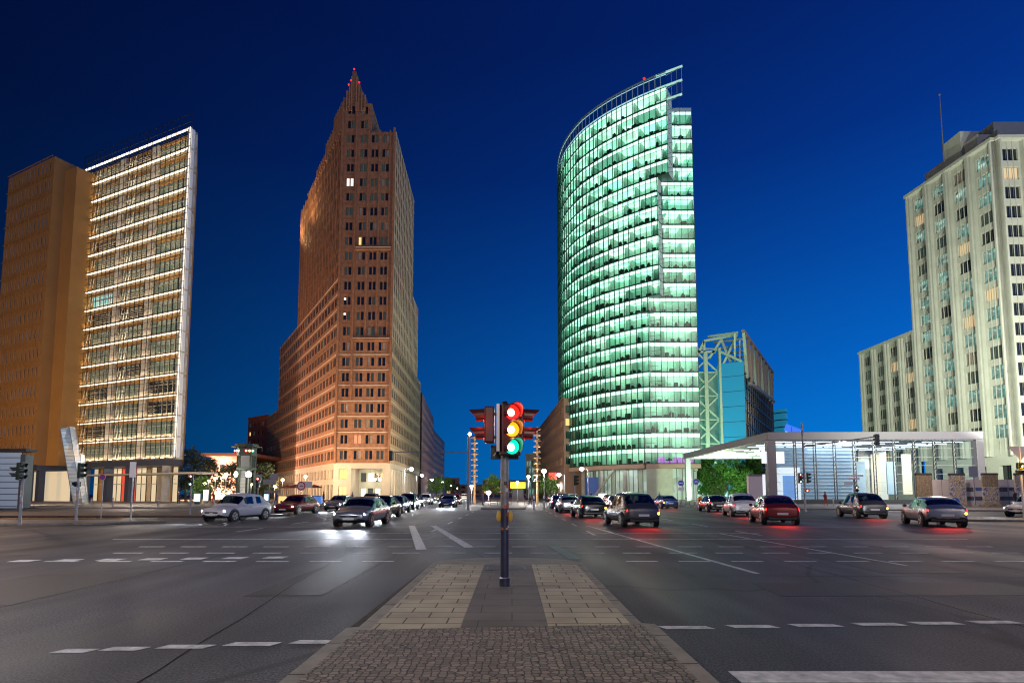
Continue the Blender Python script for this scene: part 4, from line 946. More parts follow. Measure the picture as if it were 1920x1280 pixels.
# =================================================================== CREAM TOWER (right)
def cream_tower():
    B = Bld('hotel_tower', 'cream stone tower with deep vertical ribs and flat stepped roof, far right', 'tower', (95, 115, 0))
    K = (91.0, 101.6); Lf = (89.4, 122.2); FHh = 3.72; top = 68.2
    rr = random.Random(21)
    def gl(i, j):
        x = rr.random()
        return 'glass_greenlit' if x < .62 else ('glass_dim' if x < .80 else ('glass_dark' if x < .91 else ('lit_warmdim' if x < .97 else 'glass_curtain')))
    mat('lit_warmdim', (.3, .25, .15), .5, emit=(1, .72, .40), estr=.55)
    mat('glass_half', (.03, .04, .04), .1)
    rows = [(top-1.2-FHh*(k+1)+.7, top-1.2-FHh*(k+1)+3.15) for k in range(17)][::-1]
    mat('frame_bronze', (.16, .14, .10), .5, .2)
    def bays(p, q, n_, z0, z1, rws, gfn, part='wall', ribd=.75):
        Ln = (Vector(q)-Vector(p)).length; bw = Ln/n_; cols = []
        for i in range(n_):
            u = i*bw+bw/2
            cols.append((u-1.5, u+1.5))
        B.facade(p, q, z0, z1, cols, rws, 'stone_cream', .35, part, gfn, 'frame_bronze', 3)
        rb = B.mb('rib')
        for i in range(n_+1):
            for (a, c_, dp) in ((-.66, .66, ribd), (-.30, .30, ribd+.35)):
                u0 = max(i*bw+a, 0.01); u1 = min(i*bw+c_, Ln-.01)
                rb.prism([offs(p, q, dp, u0), offs(p, q, dp, u1), offs(p, q, .001, u1), offs(p, q, .001, u0)], z0, z1-.55 if dp < .6 else z1-.5, 'stone_cream')
            if i < n_:
                for uu in (i*bw+bw/2-.5, i*bw+bw/2+.5): rb.prism([offs(p, q, .12, uu-.04), offs(p, q, .12, uu+.04), offs(p, q, .001, uu+.04), offs(p, q, .001, uu-.04)], z0+.5, z1-.6, 'stone_cream')
        B.mb('cornice#%.1f%.1f' % p).prism([offs(p, q, ribd+.45, -.3), offs(p, q, ribd+.45, Ln+.3), offs(p, q, 0.002, Ln+.3), offs(p, q, .002, -.3)], z1-.5, z1+.1, 'stone_cream')
    bays(Lf, K, 4, 8.5, top, rows, gl)
    K2 = (128, 101.0)
    bays(K, K2, 7, 8.5, top, rows, lambda i, j: ('lit_warmdim' if (j == 13 and i < 2) or (j == 5 and i == 1) else ('glass_greenlit' if j == 16 else 'glass_dark')))
    # lower floors
    B.facade(Lf, K, 0, 8.5, [(2+i*5, 4.4+i*5) for i in range(4)], [(1, 6.8)], 'stone_cream', .8, 'base', 'glass_dark', 'frame_dark', 2)
    B.facade(K, K2, 0, 8.5, [(2.2+i*5.3, 4.2+i*5.3) for i in range(6)], [(1, 6.8)], 'stone_cream', .8, 'base', 'glass_dark', 'frame_dark', 2)
    B.roof([Lf, K, K2, (128, 123)], top)
    b = B.mb('back_wall'); b.face([(128, 101, 0), (128, 123, 0), (128, 123, top), (128, 101, top)], 'stone_cream'); b.face([(128, 123, 0), (Lf[0], Lf[1], 0), (Lf[0], Lf[1], top), (128, 123, top)], 'stone_cream')
    ph = B.mb('penthouse')
    ph.box(91.0, 110, 113.2, 119.4, top+.12, 71.6, 'stone_cream'); ph.box(90.6, 110, 108.8, 113.1, top+.12, 74.6, 'stone_cream')
    ph.box(91.2, 94.5, 105.6, 108.7, top+.12, 71.8, 'stone_cream'); ph.box(92.6, 125, 102.6, 105.5, top+.12, 70.8, 'stone_cream'); ph.box(94.6, 125, 105.6, 112, top+.12, 74.4, 'stone_cream')
    # lower wing
    P, Q = (89.15, 141.6), (89.15, 122.3)
    rows2 = [(37.2-1.0-3.5*(k+1)+.7, 37.2-1.0-3.5*(k+1)+3.0) for k in range(8)][::-1]
    bays(P, Q, 4, 6, 37.4, rows2, lambda i, j: 'lit_warmdim' if rr.random() < .1 else ('glass_dim' if rr.random() < .5 else 'glass_dark'), ribd=.5)
    B.facade(P, Q, 0, 6, [], [], 'stone_cream'); B.roof([P, Q, (102, 122.3), (102, 141.6)], 37.4)
    b = B.mb('wing_back'); b.face([(102, 141.6, 0), (89.15, 141.6, 0), (89.15, 141.6, 37.4), (102, 141.6, 37.4)], 'stone_cream')
    m = B.mb('mast'); q = aty(1769, 290, 112); m.tube((q.x, 112, 70), (q.x, 112, 84.6), .16, .08, 'steel', 8); m.sphere((q.x, 112, 84.8), .25, 'steel', 8)
    m.tube((q.x, 112, 71), (q.x+.9, 113, 71), .06, .06, 'steel', 6); m.tube((q.x, 112, 75), (q.x+.9, 113, 75), .06, .06, 'steel', 6)
    B.finish()
cream_tower()

# =================================================================== TRUSSED GLASS BUILDING behind the glass tower
def truss_building():
    root = thing('trussed_building', 'blue glass building under a big pale green roof truss, behind the glass tower', 'building', (62, 185, 0))
    mat('truss_green', (.32, .45, .33), .5, .1, noise=(1, .1)); mat('truss_brown', (.26, .22, .17), .6); mat('glass_blue', (.02, .16, .30), .12, emit=(.03, .38, .62), estr=.35); mat('glass_blue_dark', (.01, .03, .06), .08)
    # corner tower with cyan glass side
    g_ = MB()
    a = (64.5, 174.5); c = (71.0, 170.5)      # cyan face
    g_.prism([a, c, (74, 178), (66, 180)], 0, 42, 'glass_blue'); 
    for k in range(1, 9): g_.prism([offs(a, c, .03), offs(a, c, .03, 7.6), offs(a, c, .005, 7.6), offs(a, c, .005)], k*4.7, k*4.7+.12, 'frame_dark')
    g_.build('glass_side', root)
    t = MB()
    x0, x1, y = 56.5, 64.2, 175
    for xx in (60.8,): t.bar((xx, y, 0), (xx, y, 46), 1.1, 1.0, 'truss_green')
    t.bar((64.9, 174.0, 0), (64.9, 174.0, 47), .7, .7, 'truss_green')
    for k in range(6):
        z0, z1 = 2+k*7.5, 9.5+k*7.5; zc = (z0+z1)/2
        for sx_ in (-1, 1):
            t.bar((60.8, y, zc), (60.8+sx_*3.9, y, z0), .45, .45, 'truss_green'); t.bar((60.8, y, zc), (60.8+sx_*3.9, y, z1), .45, .45, 'truss_green')
        t.bar((x0, y, z1), (64.8, y, z1), .35, .35, 'truss_green')
    for (p, q) in (((56.5, y, 41), (60.5, y, 49.5)), ((60.5, y, 49.5), (70.5, 174, 51.2)), ((60.5, y, 49.5), (60.5, y, 40)), ((70.5, 174, 51.2), (66, 174, 42)), ((62, y, 44), (66, 175, 50)), ((66, 175, 50), (68.5, 174, 42)), ((56.8, y, 46), (64, y, 46)), ((64.9, 174, 46), (70.6, 171, 42))):
        t.bar(p, q, .7, .7, 'truss_green')
    t.build('lattice_tower', root)
    ws = MB(); ws.box(56.5, 66, 176.5, 176.8, 0, 40, 'glass_greenlit2') if 'glass_greenlit2' in MATS else None
    mat('glass_greenlit2', (.03, .1, .08), .2, emit=(.2, .6, .45), estr=.22); ws.box(56.5, 66, 176.5, 176.8, 0, 40, 'glass_greenlit2'); ws.build('back_glass', root)
    # long dark face receding right
    D0, D1 = Vector((71.0, 171.0)), Vector((106.5, 229.0)); dd = (D1-D0); ln = dd.length; dd.normalize(); n = Vector((dd.y, -dd.x))
    bd = MB(); q = [tuple(D0), tuple(D1), (D1.x-20, D1.y+12), (D0.x-6, D0.y+12)]; bd.prism(q, 0, 39, 'glass_blue_dark'); bd.build('body', root)
    def W(u, o_, z): p = D0+dd*u+n*o_; return (p.x, p.y, z)
    for i in range(15):
        w_ = MB(); u = 1.5+i*4.4
        for k in range(9):
            z = 3+k*4
            if (i*3+k) % 4: w_.face([W(u, .05, z), W(u+2.4, .05, z), W(u+2.4, .05, z+3), W(u, .05, z+3)], 'glass_blue')
        w_.build('window_column', root)
    fr = MB()
    for i in range(16): fr.bar(W(.6+i*4.4, .25, 0), W(.6+i*4.4, .25, 38), .35, .35, 'frame_dark')
    for k in range(10): fr.bar(W(0, .3, 3+k*4-.4), W(ln, .3, 3+k*4-.4), .25, .4, 'frame_dark')
    fr.build('facade_frame', root)
    tr = MB(); tr.bar(W(-2, .6, 51), W(ln, .6, 51), .9, .9, 'truss_brown'); tr.bar(W(8, .6, 36.5), W(ln, .6, 39), .9, 1, 'truss_brown')
    n_ = 8; 
    for i in range(n_):
        u0 = -1+i*ln/n_; um = u0+ln/n_/2; u1 = u0+ln/n_
        tr.bar(W(u0, .6, 51), W(um, .6, 37.5), .8, .8, 'truss_brown' if i % 2 else 'truss_green'); tr.bar(W(um, .6, 37.5), W(u1, .6, 51), .8, .8, 'truss_brown')
        tr.bar(W(u0, -1, 51), W(u0, -10, 51), .6, .6, 'truss_green'); tr.bar(W(u0, -2, 51), W(um, -3, 40), .5, .5, 'truss_green')
    tr.build('roof_truss', root)
    ent = MB(); mat('entr', (.4, .33, .22), .6, emit=(1, .7, .4), estr=.25)
    ent.hexa([W(-.5, .5, 14), W(18, .8, 11), W(18, .5, 11), W(-.5, .2, 14), W(-.5, .5, 17.5), W(18, .8, 11.8), W(18, .5, 11.8), W(-.5, .2, 17.5)], 'entr')
    ent.build('awning', root)
    l_ = MB()
    for r_ in range(2):
        for i in range(6): p = W(1+i*2.2, .95, 16-i*.7-r_*1.2); l_.sphere(p, .16, 'lamp_white', 6)
    l_.build('awning_lights', root)
truss_building()
# curved glass building behind at its right
b = MB(); pts_ = [aty(1447+i*3.5, 760, 300).xy for i in range(9)]
poly = [tuple(p) for p in pts_]; poly = [(p[0], 300-6*math.sin(math.pi*i/8)) for i, p in enumerate(poly)]+[(poly[-1][0]+4, 340), (poly[0][0], 340)]
b.prism(poly, 0, 46, MATS['glass_blue']);
for k in range(12): b.prism([(p[0], p[1]-.2) for p in poly[:9]]+[(p[0], p[1]-.05) for p in poly[:9]][::-1], 2+k*3.8, 2.5+k*3.8, 'frame_dark')
tag(b.build('office_block'), 'rounded blue glass block just right of the trussed building', 'building')

# =================================================================== STATION PAVILION
def pavilion():
    root = thing('station_pavilion', 'flat roofed glass station hall with bright ceiling lights at right', 'station', (50, 90, 0))
    C = Vector((36.4, 80.2)); E_ = Vector((66.2, 79.0)); T = 10.35; d = (E_-C).normalized(); n = Vector((d.y, -d.x)); LN = (E_-C).length
    mat('roof_grey', (.13, .115, .135), .5, noise=(1, .06)); mat('strip_cool', (.8, .9, 1), .4, emit=(.85, .93, 1), estr=3.2); mat('soffit_white', (.42, .48, .55), .6); mat('hall_wall', (.62, .62, .58), .7, noise=(.3, .1)); mat('panel_glow', (.35, .45, .55), .6, emit=(.45, .68, .9), estr=.20)
    rf = MB(); rf.prism([tuple(C), tuple(E_), (67, 124), (37.6, 124)], T-1.15, T, 'roof_grey'); rf.build('roof', root, bevel=.04)
    so = MB(); so.prism([(36.8, 80.8), (65.8, 79.6), (66.6, 123.6), (38, 123.6)], T-1.21, T-1.153, 'soffit_white'); so.build('ceiling', root)
    st = MB(); rr = random.Random(4)
    for i in range(13):
        y = 82+i*3.0
        for j in range(9):
            x = 38.2+j*3.1
            if rr.random() < .85: st.box(x, x+2.6, y, y+.28, T-1.29, T-1.22, 'strip_cool')
    st.build('ceiling_lights', root)
    def W(u, o_, z): q = C+d*u+n*o_; return (q.x, q.y, z)
    def pbox(mb, u0, u1, o0, o1, z0, z1, m): mb.hexa([W(u0, o1, z0), W(u1, o1, z0), W(u1, o0, z0), W(u0, o0, z0), W(u0, o1, z1), W(u1, o1, z1), W(u1, o0, z1), W(u0, o0, z1)], m)
    for u0, u1 in ((.0, 1.15), (LN-1.0, LN)):
        c = MB(); pbox(c, u0, u1, -1.1, -.02, .13, T-1.155, 'roof_grey'); c.build('column', root, bevel=.03)
    c = MB(); c.box(37.7, 38.7, 122.4, 123.4, .13, T-1.155, 'soffit_white'); c.build('column', root)
    pl = MB(); pbox(pl, 1.16, LN-1.01, -.9, -.25, .13, .75, 'roof_dark'); pl.build('plinth', root)
    np_ = 10; 
    for i in range(np_):
        u0 = 1.2+(LN-2.2)*i/np_; u1 = 1.2+(LN-2.2)*(i+1)/np_
        p = MB(); p.face([W(u0+.02, -.6, .76), W(u1-.02, -.6, .76), W(u1-.02, -.6, T-1.22), W(u0+.02, -.6, T-1.22)], 'glass_pav')
        for k in range(1, 7): pbox(p, u0+.02, u1-.02, -.63, -.58, .76+k*1.2, .80+k*1.2, 'frame_light')
        p.build('glass_panel', root)
        if i:
            t = MB(); 
            pbox(t, u0-.2, u0-.13, -.57, -.4, .76, T-1.22, 'steel_dark'); pbox(t, u0+.13, u0+.2, -.57, -.4, .76, T-1.22, 'steel_dark')
            for k in range(14):
                z = .8+k*.6; t.bar(W(u0-.16, -.48, z), W(u0+.16, -.48, min(z+.6, T-1.25)), .05, .05, 'frame_light')
            t.build('truss_post', root)
    # left end glass wall, back wall, inner screens
    lw = MB(); lw.face([(38.2, 81.4, .76), (46, 100, .76), (46, 100, T-1.22), (38.2, 81.4, T-1.22)], 'glass_pav')
    for k in range(7): lw.bar((38.2, 81.4, .8+k*1.25), (46, 100, .8+k*1.25), .06, .06, 'frame_light')
    lw.build('side_glass', root)
    iw = MB(); iw.box(46, 66, 99.5, 100, .13, T-1.22, 'hall_wall')
    for i in range(7): iw.box(47+i*2.7, 48.0+i*2.7, 98.6, 99.4, .13, T-1.22, 'frame_light')
    iw.build('back_wall', root)
    lou = MB()
    for k in range(15): lou.bar((40.2, 85.8, 1.0+k*.52), (52.5, 86.2, 1.0+k*.52), .5, .05, 'soffit_white', up=(0, -.5, 1))
    lou.face([(40.2, 86.8, .13), (52.5, 87.2, .13), (52.5, 87.2, T-1.6), (40.2, 86.8, T-1.6)], 'panel_glow'); lou.build('louvre_screen', root)
    bx = MB(); bx.box(39.2, 41.9, 82.2, 84.2, .13, 5.3, 'lit_panelwhite') if 'lit_panelwhite' in MATS else None
    mat('lit_panelwhite', (.7, .7, .7), .5, emit=(.85, .93, 1), estr=.8); mat('info_blue', (.1, .2, .5), .5, emit=(.25, .5, 1), estr=.6)
    bx.box(39.0, 41.9, 82.2, 84.2, .13, 5.4, 'lit_panelwhite'); bx.box(39.3, 41.1, 82.1, 82.19, .8, 4.2, 'info_blue'); bx.build('ticket_booth', root)
    ot = MB(); ot.box(37.0, 38.6, 79.3, 79.5, 6.2, 8.0, 'lit_panelwhite') if False else None
    hb = MB(); hb.box(35.7, 38.9, 80.6, 80.75, 5.9, 7.6, 'lit_panelwhite'); hb.build('light_box', root)
    for i in range(5):
        pnl = MB(); x = 53.5+i*2.5; pnl.box(x, x+1.5, 92, 92.2, 1.5, 6.8 if i % 2 else 8, 'wallpanel'+str(i % 2)) if 'wallpanel0' in MATS else (mat('wallpanel0', (.6, .5, .38), .6, emit=(1, .8, .6), estr=.15), mat('wallpanel1', (.35, .45, .55), .6), pnl.box(x, x+1.5, 92, 92.2, 1.5, 8, 'wallpanel0'))
        pnl.build('hall_panel', root)
    light('light_hall', 'AREA', (50, 88, 8.6), 800, (.85, .93, 1), size=10)
    light('light_canopy', 'AREA', (44, 105, 8.8), 700, (.9, .95, 1), size=10)
pavilion()

# =================================================================== BACKGROUND BUILDINGS
def simple_block(name, label, P, z1, m, pitch, fh_, ww, wh, z0=0, glass=None, off=4.0, frame='frame_dark', depth=.3):
    c = Vector(P[0]); B = Bld(name, label, 'building', (P[1][0], P[1][1], 0)); rr = random.Random(len(label))
    gfn = glass or (lambda i, j: 'glass_dim' if rr.random() < .4 else ('lit_warm' if rr.random() < .06 else 'glass_dark'))
    for i in range(len(P)):
        a, b_ = P[i], P[(i+1) % len(P)]; Ln = (Vector(b_)-Vector(a)).length
        cols = [(pitch*.5*(1)+k*pitch-ww/2, pitch*.5+k*pitch+ww/2) for k in range(int(Ln/pitch))]
        rows = [(off+k*fh_, off+k*fh_+wh) for k in range(int((z1-off-.5)/fh_)+1)]
        B.facade(a, b_, z0, z1, cols if i < len(P)-1 else [], rows, m, depth, 'wall', gfn, frame, 1)
    B.roof(P, z1); B.mb('cornice').prism([offs(P[0], P[1], .25, -.2), offs(P[0], P[1], .25, (Vector(P[1])-Vector(P[0])).length+.2), offs(P[0], P[1], .02, 9e-2), offs(P[0], P[1], .02, 0)], z1-.3, z1+.3, m)
    B.finish(); return B
def XY(u, Y): return ((u-960)/F*Y, Y)
mat('brown_office', (.30, .18, .13), .75, noise=(.3, .1)); mat('pinkish', (.50, .30, .26), .8); mat('pale_block', (.48, .38, .32), .8); mat('red_block', (.30, .09, .05), .8); mat('roofing', (.22, .10, .07), .8)
# brown office slab left of the glass tower: long face receding
simple_block('office_block', 'brown office block with rows of windows between traffic light and glass tower', [XY(1006, 240), XY(1058, 152), (26, 158), (24, 245)], 27.5, 'brown_office', 3.0, 3.5, 1.9, 2.0, off=9.5)
simple_block('apartment_block', 'pinkish stone block beside the right flank of the brick tower', [XY(780, 215), XY(790, 205), XY(812, 275), (-60, 280)], 38.5, 'pinkish', 2.8, 3.5, 1.3, 2.0, off=5)
simple_block('apartment_block', 'pale stepped stone block farthest down the left side of the boulevard', [XY(808, 285), XY(812, 280), XY(833, 350), (-60, 355)], 33.5, 'pale_block', 3.2, 3.5, 1.6, 1.8, off=5)
simple_block('glass_block', 'small lit glass block behind the lamp, right of the traffic light', [XY(986, 210), XY(1005, 205), XY(1008, 235), XY(988, 240)], 16, 'concrete', 1.6, 2.6, 1.4, 2.2, off=1, glass=lambda i, j: 'glass_greenlit' if (i+j) % 3 else 'glass_dim')
simple_block('red_block', 'dark red building with small square windows behind the clock tower', [XY(462, 236), XY(500, 225), XY(540, 235), XY(500, 260)], 33, 'red_block', 3.6, 3.6, 1.6, 1.6, off=4)
b = MB(); q = aty(476, 786, 235); b.sphere((q.x, 240, q.z-1), 3.0, 'roofing', 16, (1, 1, .8)); b.tube((q.x, 240, 30), (q.x, 240, q.z-1), 2.9, 2.9, 'concrete', 16)
tag(b.build('dome'), 'small pale dome on the roof behind the clock tower', 'dome')
b = MB(); P = [XY(395, 170), XY(470, 165), XY(470, 200), XY(395, 200)]; b.prism(P, 0, 12.6, 'pinkish'); b.box(P[0][0]-.3, P[1][0]+.3, 164.6, 201, 12.61, 13.4, 'roofing')
for i in range(5): b.box(P[0][0]+1+i*2.2, P[0][0]+2+i*2.2, 164.4+.5, 166, 8, 10, 'glass_dim')
tag(b.build('low_building'), 'low beige building with flat roof behind the dark trees at left', 'building')
# distant skyline down the boulevard
rs = random.Random(9)
for i, (u0, u1, z, Y, lb) in enumerate(((834, 862, 13, 420, 'low dim block at the end of the boulevard, left part'), (862, 905, 9, 470, 'flat grey block at the very end of the boulevard'), (905, 950, 14, 520, 'distant block just left of the signal pole'), (952, 1006, 12, 450, 'distant block behind the yellow kiosk'))):
    P = [XY(u0, Y), XY(u1, Y), XY(u1, Y+40), XY(u0, Y+40)]
    simple_block('distant_block', lb, P, z, 'brown_office', 6, 4, 3, 1.8, off=2)
# grey glazed entrance pavilion at the left edge
def lift_house():
    root = thing('entrance_kiosk', 'grey glazed underground entrance house at the left edge', 'kiosk', (-50, 57, 0))
    a = atz(0, 948); X0, X1, Y0 = -62, XY(46, 58)[0], 58
    b = MB(); b.box(X0, X1-1.6, Y0, Y0+5, .13, 5.4, 'soffit_white2') if False else None
    mat('kiosk_grey', (.09, .12, .15), .4, .3); mat('kiosk_glow', (.3, .4, .5), .4, emit=(.35, .55, .85), estr=.12)
    b.box(X0, X1-2.9, Y0, Y0+1.0, .13, 5.9, 'kiosk_grey'); b.box(X1-.5, X1, Y0, Y0+1.0, .13, 5.6, 'kiosk_grey'); b.box(X0, X1+.2, Y0-.2, Y0+1.2, 5.91, 6.2, 'steel_dark'); b.build('body', root)
    g_ = MB(); g_.box(X1-2.85, X1-.52, Y0+.1, Y0+.15, .13, 5.8, 'kiosk_glow')
    for k in range(9): g_.box(X1-2.85, X1-.52, Y0+.02, Y0+.09, .3+k*.62, .36+k*.62, 'steel')
    for k in range(9): g_.box(X0, X1-2.95, Y0-.03, Y0-.002, .5+k*.62, .53+k*.62, 'steel')
    g_.build('glazing', root)
    d_ = MB(); d_.box(X1-4.9, X1-3.9, Y0-.05, Y0-.035, .13, 3.2, 'black_plastic'); d_.build('door', root)
lift_house()

# slanted light pipes
def light_pipe(label, pb, pt, w_, Y, glow):
    a = aty(*pb, Y); c = aty(*pt, Y); a.z = max(a.z, .13)
    m = MB(); d = (c-a); n_ = int(d.length/.45)
    mat('pipe_glass', (.5, .6, .62), .1, .5, noise=(1.5, .4)); 
    m.bar(a, c, w_, w_*.8, glow, up=(0, 1, 0))
    s = Vector((1, 0, 0))
    fr = MB()
    for i in range(n_+1):
        p = a+d*(i/n_); fr.bar(p-s*w_*.52, p+s*w_*.52, w_*.9, .05, 'frame_light', up=d.normalized())
    for sx_ in (-1, 1):
        for sy in (-1, 1): o_ = Vector((sx_*w_*.52, sy*w_*.43, 0)); fr.bar(a+o_, c+o_, .05, .05, 'steel')
    root = thing('light_pipe', label, 'sculpture', tuple(a)); m.build('glass_prism', root); fr.build('frame', root)
emitmat('pipe_glow', (.9, .72, .5), (.45, .70, .95), .10, .55, .8, base=(.3, .3, .3))
emitmat('pipe_glow2', (.95, .9, .7), (.7, .75, .7), .2, .6, .8, base=(.3, .3, .3))
light_pipe('tall leaning mirrored prism mast in front of the brown tower', (151, 943), (127, 802), 1.1, 70, MATS['pipe_glow'])
light_pipe('short lit prism mast right beside the tall leaning one', (156, 944), (149, 852), .75, 72, MATS['pipe_glow2'])
light_pipe('white slanted prism mast seen between the legs of the clock tower', (454, 947), (463, 870), 1.0, 82, MATS['pipe_glow2'])

# =================================================================== TRAFFIC SIGNALS
def head_local(parent, loc, rz, lamps, lens_r=.105, cellh=.30, hollow=True, body='signal_green', vis=.26, name='signal_head'):
    """lamps: list top->bottom of None/'red'/'yellow'/'green'; faces local -Y"""
    h = cellh*len(lamps); wd = lens_r*2+.09
    b = MB(); b.box(-wd/2, wd/2, 0, .17, -h/2, h/2, body)
    o = b.build(name, parent, local=True, bevel=.025); o.location = loc; o.rotation_euler = (0, 0, rz)
    for i, c in enumerate(lamps):
        z = h/2-cellh*(i+.5)
        l = MB(); n_ = 18
        # dished lens with brighter core
        ring_ = [(lens_r*math.cos(2*math.pi*t/n_), -.012, z+lens_r*math.sin(2*math.pi*t/n_)) for t in range(n_)]
        lm = 'lens_off' if c is None else 'lens_'+c
        l.face(ring_, lm)
        if c:
            l.face([(lens_r*.48*math.cos(2*math.pi*t/n_)-lens_r*.15, -.02, z+lens_r*.52*math.sin(2*math.pi*t/n_)-.01) for t in range(n_)], 'lens_core_'+c)
        lo = l.build('lens', o, local=True)
        v = MB(); rv = lens_r+.02
        for t in range(14):
            a0 = R(-35)+R(250)*t/14; a1 = R(-35)+R(250)*(t+1)/14
            d0 = vis*(1 if 3 < t < 10 else .8)
            for rr_, inv in ((rv, False), (rv-.008, True)):
                f = [(rr_*math.cos(a0), -.002, z+rr_*math.sin(a0)), (rr_*math.cos(a1), -.002, z+rr_*math.sin(a1)), (rr_*.96*math.cos(a1), -vis*(.55+.45*max(0, math.sin(a1))), z+rr_*.96*math.sin(a1)-.01), (rr_*.96*math.cos(a0), -vis*(.55+.45*max(0, math.sin(a0))), z+rr_*.96*math.sin(a0)-.01)]
                v.face(f if inv else f[::-1], body)
        v.build('visor', o, local=True)
    return o
def pole_mesh(parent, h, r=.06, m='grey_paint', base=True):
    b = MB(); b.tube((0, 0, 0), (0, 0, h), r, r*.92, m, 16)
    if base: b.tube((0, 0, 0), (0, 0, .14), r*1.22, r*1.18, m, 16)
    return b.build('pole', parent, local=True, smooth=False)
mat('signal_brown', (.07, .018, .014), .38)  # red glow of the lenses put into the housing colour
mat('pole_navy', (.05, .055, .09), .35, .4, noise=(6, .3)); mat('sticker_w', (.6, .6, .58), .6); mat('sticker_y', (.6, .45, .1), .6); mat('sticker_r', (.45, .1, .05), .6)
mat('pole_upper', (.26, .25, .24), .5, .3, noise=(9, .35)); mat('button_yellow', (.65, .40, .06), .5)
main = thing('traffic_signal', 'foreground traffic signal on the paved island showing red, amber and green at once', 'traffic light', (-.12, 9.25, .115))
main.scale = (.962, .962, .962)
b = MB(); b.tube((0, 0, 0), (0, 0, .14), .088, .088, 'pole_navy', 20); b.tube((0, 0, .14), (0, 0, .155), .09, .08, 'steel', 20); b.tube((0, 0, .155), (0, 0, 1.3), .072, .07, 'pole_navy', 20); b.build('pole', main, local=True)
b = MB(); b.tube((0, 0, 1.3), (0, 0, 2.2), .0705, .07, 'pole_upper', 20); b.tube((0, 0, 2.2), (0, 0, 3.05), .05, .05, 'black_plastic', 12); b.tube((0, 0, 3.05), (0, 0, 3.12), .075, .04, 'black_plastic', 14); b.build('pole_upper', main, local=True)
for side in (-1, 1):
    b = MB(); b.sphere((side*.095, -.0, 1.16), .075, 'button_yellow', 12, (.6, .6, 1.35)); b.build('push_button', main, local=True)
rs = random.Random(1)
for i in range(13):
    z = rs.uniform(.85, 1.75); a = rs.uniform(-2.6, -.5); m_ = rs.choice(('sticker_w', 'sticker_w', 'sticker_y', 'sticker_r', 'black_plastic')); hh = rs.uniform(.03, .07); b = MB(); r_ = .0735
    b.face([(r_*math.cos(a), r_*math.sin(a), z), (r_*math.cos(a+.35), r_*math.sin(a+.35), z+.003), (r_*math.cos(a+.7), r_*math.sin(a+.7), z), (r_*math.cos(a+.7), r_*math.sin(a+.7), z+hh), (r_*math.cos(a+.35), r_*math.sin(a+.35), z+hh+.004), (r_*math.cos(a), r_*math.sin(a), z+hh)], m_); b.build('sticker', main, local=True)
head_local(main, (.12, -.17, 2.62), R(20), ['red', 'yellow', 'green'], .128, .292, vis=.30, name='signal_head', body='signal_brown')
head_local(main, (-.345, 0, 2.71), R(-90), ['red', 'red'], .11, .31, vis=.27, body='signal_brown')
head_local(main, (.33, 0.02, 2.71), R(90), ['red', 'red'], .11, .31, vis=.27, body='signal_brown')
b = MB(); b.bar((-.3, 0, 2.9), (.3, 0, 2.9), .05, .05, 'black_plastic'); b.bar((-.3, 0, 2.5), (.3, 0, 2.5), .05, .05, 'black_plastic'); b.build('crossbar', main, local=True)
for z_, c_, e_ in ((2.95, (1, .03, .02), 3.2), (2.655, (1, .4, .04), 1.3), (2.36, (.05, 1, .65), 1.5)): light('light_lens', 'POINT', (-.12+.17*.96+.06, 9.25-.30, .115+z_*.962-.02), e_, c_, shadow_soft_size=.03)
for sx_ in (-1, 1):
    for z_ in (2.9, 2.56): light('light_lens', 'POINT', (-.12+sx_*.43, 9.25, .115+z_*.962-.04), 1.8, (1, .03, .02), shadow_soft_size=.03)
b = MB(); b.box(-.24, .24, .06, .09, 2.13, 2.37, 'signal_green'); b.build('side_panel', main, local=True, bevel=.01)
b = MB(); b.bar((-.19, .055, 2.19), (-.11, .055, 2.30), .02, .008, 'sticker_w', up=(0, 1, 0)); b.build('arrow_mark', main, local=True)
b = MB(); b.box(-.135, -.085, -.20, -.1, 2.25, 3.05, 'steel'); b.build('bracket', main, local=True)
light('light_signal', 'POINT', (-.05, 9.5, 2.8), 4, (1, .25, .12), shadow_soft_size=.1)

def signal(label, x, y, h, heads, r=.065, navy=.0, stick=True, extra=None):
    t = thing('traffic_signal', label, 'traffic light', (x, y, .12))
    pole_mesh(t, h, r, 'grey_paint')
    for (dx, dy, z, rz, lamps) in heads:
        head_local(t, (dx, dy, z), R(rz), lamps, .1, .28)
        b = MB(); b.bar((0, 0, z), (dx, dy, z), .05, .05, 'black_plastic'); b.build('bracket', t, local=True)
    if stick:
        b = MB()
        for k in range(5): a = rs.uniform(-2.4, -.8); z = 1+k*.17; q = r+.004; m_ = rs.choice(('sticker_w', 'sticker_r', 'sticker_y')); b.face([(q*math.cos(a), q*math.sin(a), z), (q*math.cos(a+.6), q*math.sin(a+.6), z), (q*math.cos(a+.6), q*math.sin(a+.6), z+.1), (q*math.cos(a), q*math.sin(a), z+.1)], m_)
        b.build('stickers', t, local=True)
    return t
signal('traffic signal with red and green lit at the left edge of the picture', -23.6, 27.3, 3.0, [(-.35, 0, 2.5, -40, ['red', 'green']), (.02, -.1, 2.55, 90, [None, None, None])])
signal('dark traffic signal facing right, in front of the tall leaning prism mast', -23.9, 31.2, 3.1, [(.18, 0, 2.75, 90, [None, None, None]), (-.1, 0, 2.0, 0, [None])])
signal('small traffic signal showing red, beside the left glass tower', -23.1, 40.8, 2.9, [(0, -.08, 2.45, 0, ['red', None, 'green'])])
signal('traffic signal showing red in front of the clock tower', XY(485, 44)[0], 44, 2.9, [(0, -.08, 2.35, 10, ['red', None, None])])
signal('dark traffic signal facing right in front of the glass tower lobby', XY(1077, 48)[0], 48, 3.4, [(.15, -.05, 2.6, 60, [None, None, None])])
